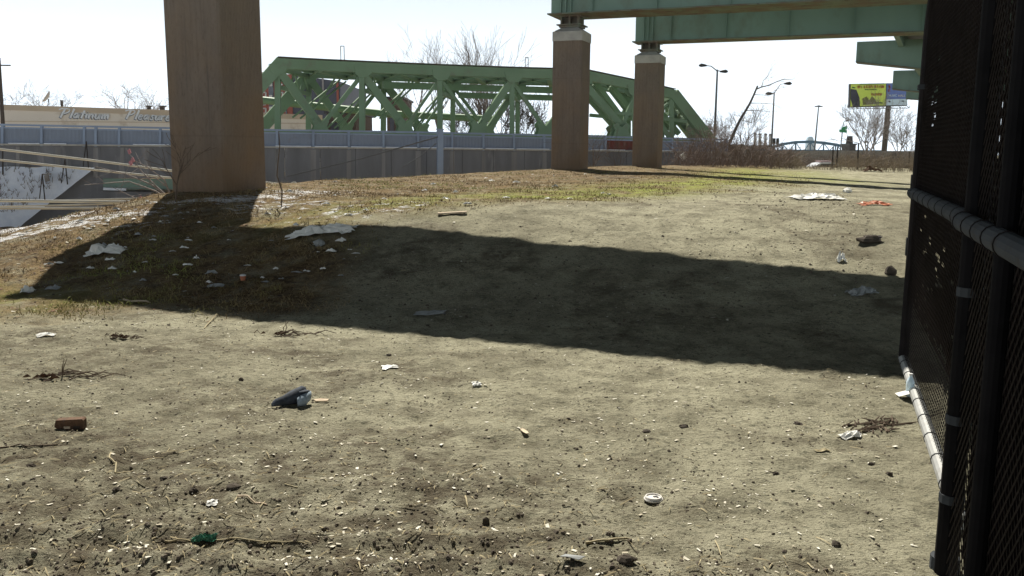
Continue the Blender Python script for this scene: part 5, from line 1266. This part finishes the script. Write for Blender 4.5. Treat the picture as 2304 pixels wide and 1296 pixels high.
item(lump(G(1906, 434), .09, .09, .08, 11), 'white_ball', 'plastic_white', 'small white round scrap above the white sheet', 'scrap')
item(crumple(G(240, 572), .26, .12, .17, 12, 9, .05), 'plastic_bag', 'plastic_white', 'white plastic bag in the shaded grass on the left', 'plastic bag')
item(crumple(G(725, 527), .46, .16, .14, 13, 12, -.05), 'plastic_sheet', 'plastic_white', 'crumpled white plastic at the upper edge of the shadow', 'plastic sheet')
item(lump(G(718, 552), .07, .06, .05, 14), 'plastic_ball', 'plastic_grey', 'grey balled-up plastic in the shadow below the white plastic', 'scrap')
item(crumple(G(62, 660), .09, .07, .09, 15, 6), 'plastic_bag', 'plastic_white', 'white crumpled bag in the sun at the left edge of the shadow', 'plastic bag')
item(crumple(G(120, 650), .08, .06, .05, 16, 6), 'plastic_bag', 'plastic_grey', 'grey crumpled bag in the shade at the left edge', 'plastic bag')
p = G(547, 634); t = thing('paper_cup', 'squashed orange paper cup with a white rim in the shadow', 'cup', p)
mb = MB(); mb.lathe([(.025, 0), (.034, .05)], 12, p+UP*.012); mb.build('body', MAT['orange'], t); mb = MB(); mb.lathe([(.035, .051), (.036, .062), (.02, .07), (.001, .07)], 12, p+UP*.012); mb.build('rim', MAT['white'], t)
item(crumple(G(487, 646), .10, .05, .04, 17, 6), 'plastic_scrap', 'plastic_grey', 'flat grey plastic scrap in the shadow left of the orange cup', 'scrap')
item(crumple(G(970, 706), .17, .07, .03, 18, 8, -.1), 'cardboard_scrap', 'plastic_grey', 'flattened grey cardboard in the middle of the shadow', 'cardboard')
item(crumple(G(1912, 984), .075, .035, .035, 19, 8, .3), 'torn_plastic', 'plastic_white', 'torn yellowish white plastic half buried near the fence', 'plastic scrap')
item(crumple(G(1850, 1016), .05, .018, .012, 20, 6, .1), 'torn_plastic', 'straw', 'thin pale strip below the torn plastic near the fence', 'plastic scrap')
for (x, y, l, lab) in ((1940, 968, .20, 'dark ragged root mat above the torn plastic'), (1985, 952, .16, 'dark ragged root mat reaching towards the gate rail')):
    rg = random.Random(x); c = G(x, y); mb = MB()
    for k in range(26):
        a = Vector((c.x+rg.gauss(0, l*.5), c.y+rg.gauss(0, l*.22), 0)); a.z = gzs(a.x, a.y)+.008; e = a+Vector((rg.gauss(.04, .06), rg.gauss(.03, .03), rg.uniform(0, .02))); mb.tube([a, e], [.007, .003], 4)
    item(mb, 'root_mat', 'stick', lab, 'roots')
def plank(x0, x1_, y, r, lab):
    a, b = G(x0, y), G(x1_, y); b = Vector((b.x, a.y, gzs(b.x, a.y))); mb = MB(); mb.beam(a+UP*.025, b+UP*.025, .10, .02); item(mb, 'plank', 'wood_pale', lab, 'plank', 'pale planks on the mound')
plank(1340, 1440, 401, .1, 'long pale plank on the moss in front of the taller capped pier')
plank(985, 1050, 485, .1, 'pale board lying at the edge of the dry grass in the middle')
plank(1470, 1520, 383, .1, 'pale plank at the crest beside the shorter pier')
mb = MB(); p = P(1538, 352, 52); mb.obox(p, (.14, .02, .10), (0, .04, 0), (-.10, 0, .14)); item(mb, 'white_card', 'plastic_white', 'white square caught in the reddish brush', 'scrap')
item(crumple(at(1965, 50), .6, .3, .35, 21, 7), 'brown_bag', 'leaf', 'reddish brown heap at the far edge of the lot near the billboard pole', 'rubbish heap')
# many small white scraps in the grass: nothing tells them apart
rg = random.Random(99); k = 0
proto = None
while k < 110:
    px = rg.uniform(20, 1420); py = rg.uniform(392, 640)
    if py > 640-(px*.0): continue
    g = G(px, py)
    if g.y > 45 or float(veg_mask(np.array([g.x]), np.array([g.y]))[0]) < .45: continue
    s = rg.uniform(.03, .075)*(1 if g.y < 16 else 1.5)
    mb = crumple((0, 0), s*rg.uniform(.5, 1.1), s*.4, s*rg.uniform(.3, .9), k, 4, rg.uniform(-.6, .6))
    dz = np.array(gz(np.array([v[0] for v in mb.v]), np.array([v[1] for v in mb.v])))
    mb.v = [(v[0]+g.x, v[1]+g.y, v[2]-float(d)+g.z+.004) for v, d in zip(mb.v, dz)]
    item(mb, 'litter_scrap', 'plastic_white' if rg.random() < .6 else 'plastic_grey', 'small pale scrap of litter in the dry grass', 'litter scrap', 'pale litter scraps in the dry grass'); k += 1

# ------------------------------------------------------------------ loose ground cover (uncountable)
def scatter(name, n, mat, kind, seed, smin, smax, ymin=2.6, ymax=13, power=1.6, mask=None):
    rs = np.random.RandomState(seed); u = rs.rand(n*2)
    y = (ymin**(1-power)+u*(ymax**(1-power)-ymin**(1-power)))**(1/(1-power)); x = (rs.rand(n*2)*1.5-.75)*(y+1.0)
    keep = np.ones(len(x), bool) if mask is None else rs.rand(len(x)) < mask(x, y)
    keep &= x < .365*y+.42       # stays on the lot side of the fence
    x, y = x[keep][:n], y[keep][:n]; n = len(x); z = gz(x, y)
    s = smin*(smax/smin)**(rs.rand(n)**2.8); a = rs.rand(n)*6.283
    V = []; Fs = []
    for i in range(n):
        o = len(V); c, si = math.cos(a[i]), math.sin(a[i]); S_ = s[i]
        if kind == 'stone':
            h = S_*rs.uniform(.25, .75)
            ring = [(1, 0), (.3, .8), (-.7, .7), (-1, -.2), (-.2, -.9), (.7, -.6)]
            for (p_, q_) in ring:
                f = rs.uniform(.7, 1.1); V.append((x[i]+(p_*c-q_*si)*S_*f, y[i]+(p_*si+q_*c)*S_*f, z[i]-.002))
            for (p_, q_) in ring[::2]:
                f = rs.uniform(.4, .7); V.append((x[i]+(p_*c-q_*si)*S_*f, y[i]+(p_*si+q_*c)*S_*f, z[i]+h))
            Fs += [(o, o+1, o+6), (o+1, o+2, o+7, o+6), (o+2, o+3, o+7), (o+3, o+4, o+8, o+7), (o+4, o+5, o+8), (o+5, o, o+6, o+8), (o+6, o+7, o+8)]
        elif kind == 'chip':
            w = S_*rs.uniform(.3, .8); t = rs.uniform(.0, .5)*S_
            for (p_, q_, dz) in ((-1, -.6, 0), (1, -.8, t), (.8, .7, t*.6), (-.9, .8, .2*t)):
                V.append((x[i]+p_*c*S_-q_*si*w, y[i]+p_*si*S_+q_*c*w, z[i]+.004+dz))
            Fs.append((o, o+1, o+2, o+3))
        elif kind == 'straw':
            L = S_; w = .0016+.0008*rs.rand(); dz = rs.uniform(0, .25)*L*.3
            for (p_, q_, d_) in ((-1, -w, .004), (-1, w, .004), (0, w, .006+dz), (0, -w, .006+dz), (1, w*.6, .004), (1, -w*.6, .004)):
                V.append((x[i]+p_*c*L-q_*si, y[i]+p_*si*L+q_*c, z[i]+d_+(.003 if q_ > 0 else 0)))
            Fs += [(o, o+1, o+2, o+3), (o+3, o+2, o+4, o+5)]
        elif kind == 'blade':
            H = S_; lean = rs.normal(0, .8, 2); w = .0025+.0002*y[i]; w = min(w, .008)
            px_, py_ = lean*H
            V += [(x[i]-w*c, y[i]-w*si, z[i]-.005), (x[i]+w*c, y[i]+w*si, z[i]-.005), (x[i]+px_*.5+w*.7*c, y[i]+py_*.5+w*.7*si, z[i]+H*.6), (x[i]+px_*.5-w*.7*c, y[i]+py_*.5-w*.7*si, z[i]+H*.6), (x[i]+px_*1.15, y[i]+py_*1.15, z[i]+H*.85)]
            Fs += [(o, o+1, o+2, o+3), (o+3, o+2, o+4)]
    me = bpy.data.meshes.new(name); me.from_pydata(V, [], Fs); me.materials.append(mat); o = bpy.data.objects.new(name, me); C.objects.link(o); tag(o, kind='stuff'); return o
dirtmask = lambda x, y: 1-.85*veg_mask(x, y)
def ridge(x, y):
    wob = (fbm(x*1.1, x*0+2.2, 5)-.5)*.25; d = 0
    for yc in (3.56, 3.30): d = np.maximum(d, np.exp(-((y-yc-wob-.03*x)/.08)**2)*sstep(1.0, .1, x))
    return d
clump = lambda x, y: (1-.8*veg_mask(x, y))*np.clip(.05+.35*sstep(.5, .7, fbm(x*2.5, y*2.5, 55))+1.1*debris_ridge_shade(x, y), 0, 1)
chipmask = lambda x, y: (1-.85*veg_mask(x, y))*(.35+.65*sstep(.42, .62, fbm(x*1.9, y*1.9, 66)))
stone_m = M('loose_stones', (.19, .165, .12), (.11, .092, .068), 9, .4, .6, rough=.95)
dark_m = M('dark_crumbs', (.115, .094, .069), (.075, .06, .045), 9, rough=.95)
chip_m = M('pale_chips', (.70, .67, .57), (.42, .37, .27), 7, .42, .6, rough=.8)
tag(scatter('ridge_clods', 4200, dark_m, 'stone', 14, .003, .017, 2.9, 4.2, 1.2, mask=lambda x, y: np.clip(ridge(x, y)+.25*debris_ridge_shade(x, y), 0, 1)), 'dark broken clods along the ploughed ridges', 'soil clods')
tag(scatter('straw_bits', 350, MAT['straw'], 'straw', 15, .02, .09, 2.9, 4.9, 1.2, mask=lambda x, y: debris_ridge_shade(x, y)), 'longer straw among the clods', 'straw')
tag(scatter('gravel', 15000, stone_m, 'stone', 1, .002, .012, mask=chipmask), 'loose small stones over the dirt', 'gravel')
tag(scatter('soil_crumbs', 17000, dark_m, 'stone', 2, .002, .014, mask=clump), 'dark crumbs of soil in clumps on the dirt', 'soil crumbs')
tag(scatter('wood_chips', 10000, chip_m, 'chip', 3, .002, .015, mask=chipmask), 'pale chips and flakes strewn over the dirt', 'wood chips')
tag(scatter('straw_litter', 4500, MAT['straw'], 'straw', 4, .008, .045, mask=clump), 'broken straw strewn over the dirt', 'straw')
tag(scatter('slope_rubble', 13000, dark_m, 'stone', 5, .005, .024, 8, 30, 1.3, mask=lambda x, y: dirtmask(x, y)*np.clip(.15+.5*sstep(.45, .62, fbm(x*1.1, y*1.1, 201))+.5*sstep(2.5, 5, x), 0, 1)), 'dark crumbs on the upper slope', 'soil crumbs')
tag(scatter('slope_chips', 2600, chip_m, 'chip', 6, .008, .03, 8, 34, 1.2), 'pale flakes on the upper slope', 'wood chips')
blade_m = M('dead_grass_blades', (.29, .21, .10), (.135, .085, .042), 1.6, .4, .6, c3=(.26, .28, .065), scale3=.35, lo3=.5, hi3=.62, rough=.85)
tag(scatter('dry_grass', 110000, blade_m, 'blade', 7, .015, .085, 8.3, 44, 1.25, mask=lambda x, y: veg_mask(x, y)*(.06+.94*sstep(.44, .58, fbm(x*1.4, y*1.4, 8)))), 'short dead grass over the mound', 'grass')

tag(scatter('leaf_litter', 12000, M('dead_leaves_mixed', (.16, .085, .04), (.07, .045, .028), 6, .4, .6, rough=.9), 'chip', 12, .010, .045, 8.3, 44, 1.25, mask=lambda x, y: veg_mask(x, y)*(.15+.85*sstep(.42, .62, fbm(x*.9, y*.9, 18)))), 'dead leaves over the mound', 'dead leaves')

# ------------------------------------------------------------------ light, sky, camera
SUN_EL, SUN_AZ = R(54), R(-12)
Sd = Vector((math.sin(SUN_AZ)*math.cos(SUN_EL), math.cos(SUN_AZ)*math.cos(SUN_EL), math.sin(SUN_EL)))
ld = bpy.data.lights.new('sun', 'SUN'); ld.energy = 5.0; ld.angle = R(.55); ld.color = (1, .955, .86)
lo = bpy.data.objects.new('sun', ld); C.objects.link(lo); lo.rotation_euler = Sd.to_track_quat('Z', 'Y').to_euler(); lo.location = (0, 0, 60)
w = bpy.data.worlds.new('World'); bpy.context.scene.world = w; w.use_nodes = True; nt = w.node_tree
bg = nt.nodes['Background']; sk = nt.nodes.new('ShaderNodeTexSky'); sk.sky_type = 'NISHITA'; sk.sun_disc = False; sk.sun_elevation = SUN_EL; sk.sun_rotation = SUN_AZ
sk.air_density = .10; sk.dust_density = .10; sk.ozone_density = 1.0
tc = nt.nodes.new('ShaderNodeTexCoord'); sp = nt.nodes.new('ShaderNodeSeparateXYZ'); nt.links.new(tc.outputs['Generated'], sp.inputs[0])
low = ramp(nt, sp.outputs[2], .07, .42, 1, 0); low = math_(nt, 'POWER', low, 1.25)
fr = ramp(nt, sp.outputs[1], -.5, .7, .95, 1)
g = math_(nt, 'MULTIPLY', low, fr)
glow = mix(nt, g, (0, 0, 0), (15.2, 16.6, 16.9))
tot = mix(nt, 1.0, sk.outputs[0], glow, 'ADD')
nt.links.new(tot, bg.inputs['Color']); bg.inputs['Strength'].default_value = .05
hm = bpy.data.materials.new('haze'); hm.use_nodes = True; hn = hm.node_tree; hn.nodes.remove(hn.nodes['Principled BSDF'])
pv = hn.nodes.new('ShaderNodeVolumePrincipled'); pv.inputs['Density'].default_value = HAZE; pv.inputs['Color'].default_value = (.86, .93, 1, 1); pv.inputs['Anisotropy'].default_value = .2
hn.links.new(pv.outputs['Volume'], hn.nodes['Material Output'].inputs['Volume'])
mb = MB(); mb.box(-6500, 6500, -60, 3600, -6.5, 130); tag(mb.build('haze', hm), kind='stuff')
cd = bpy.data.cameras.new('camera'); co = bpy.data.objects.new('camera', cd); C.objects.link(co)
cd.sensor_width = 36; cd.lens = 36*F/2304; cd.clip_end = 9000; cd.clip_start = .05
co.matrix_world = Matrix.Translation(CAM) @ _M.to_4x4()
sc = bpy.context.scene; sc.camera = co
vs = sc.view_settings; vs.view_transform = 'Standard'; vs.look = 'None'; vs.exposure = 0.63; vs.gamma = 1
sc.cycles.max_bounces = 6
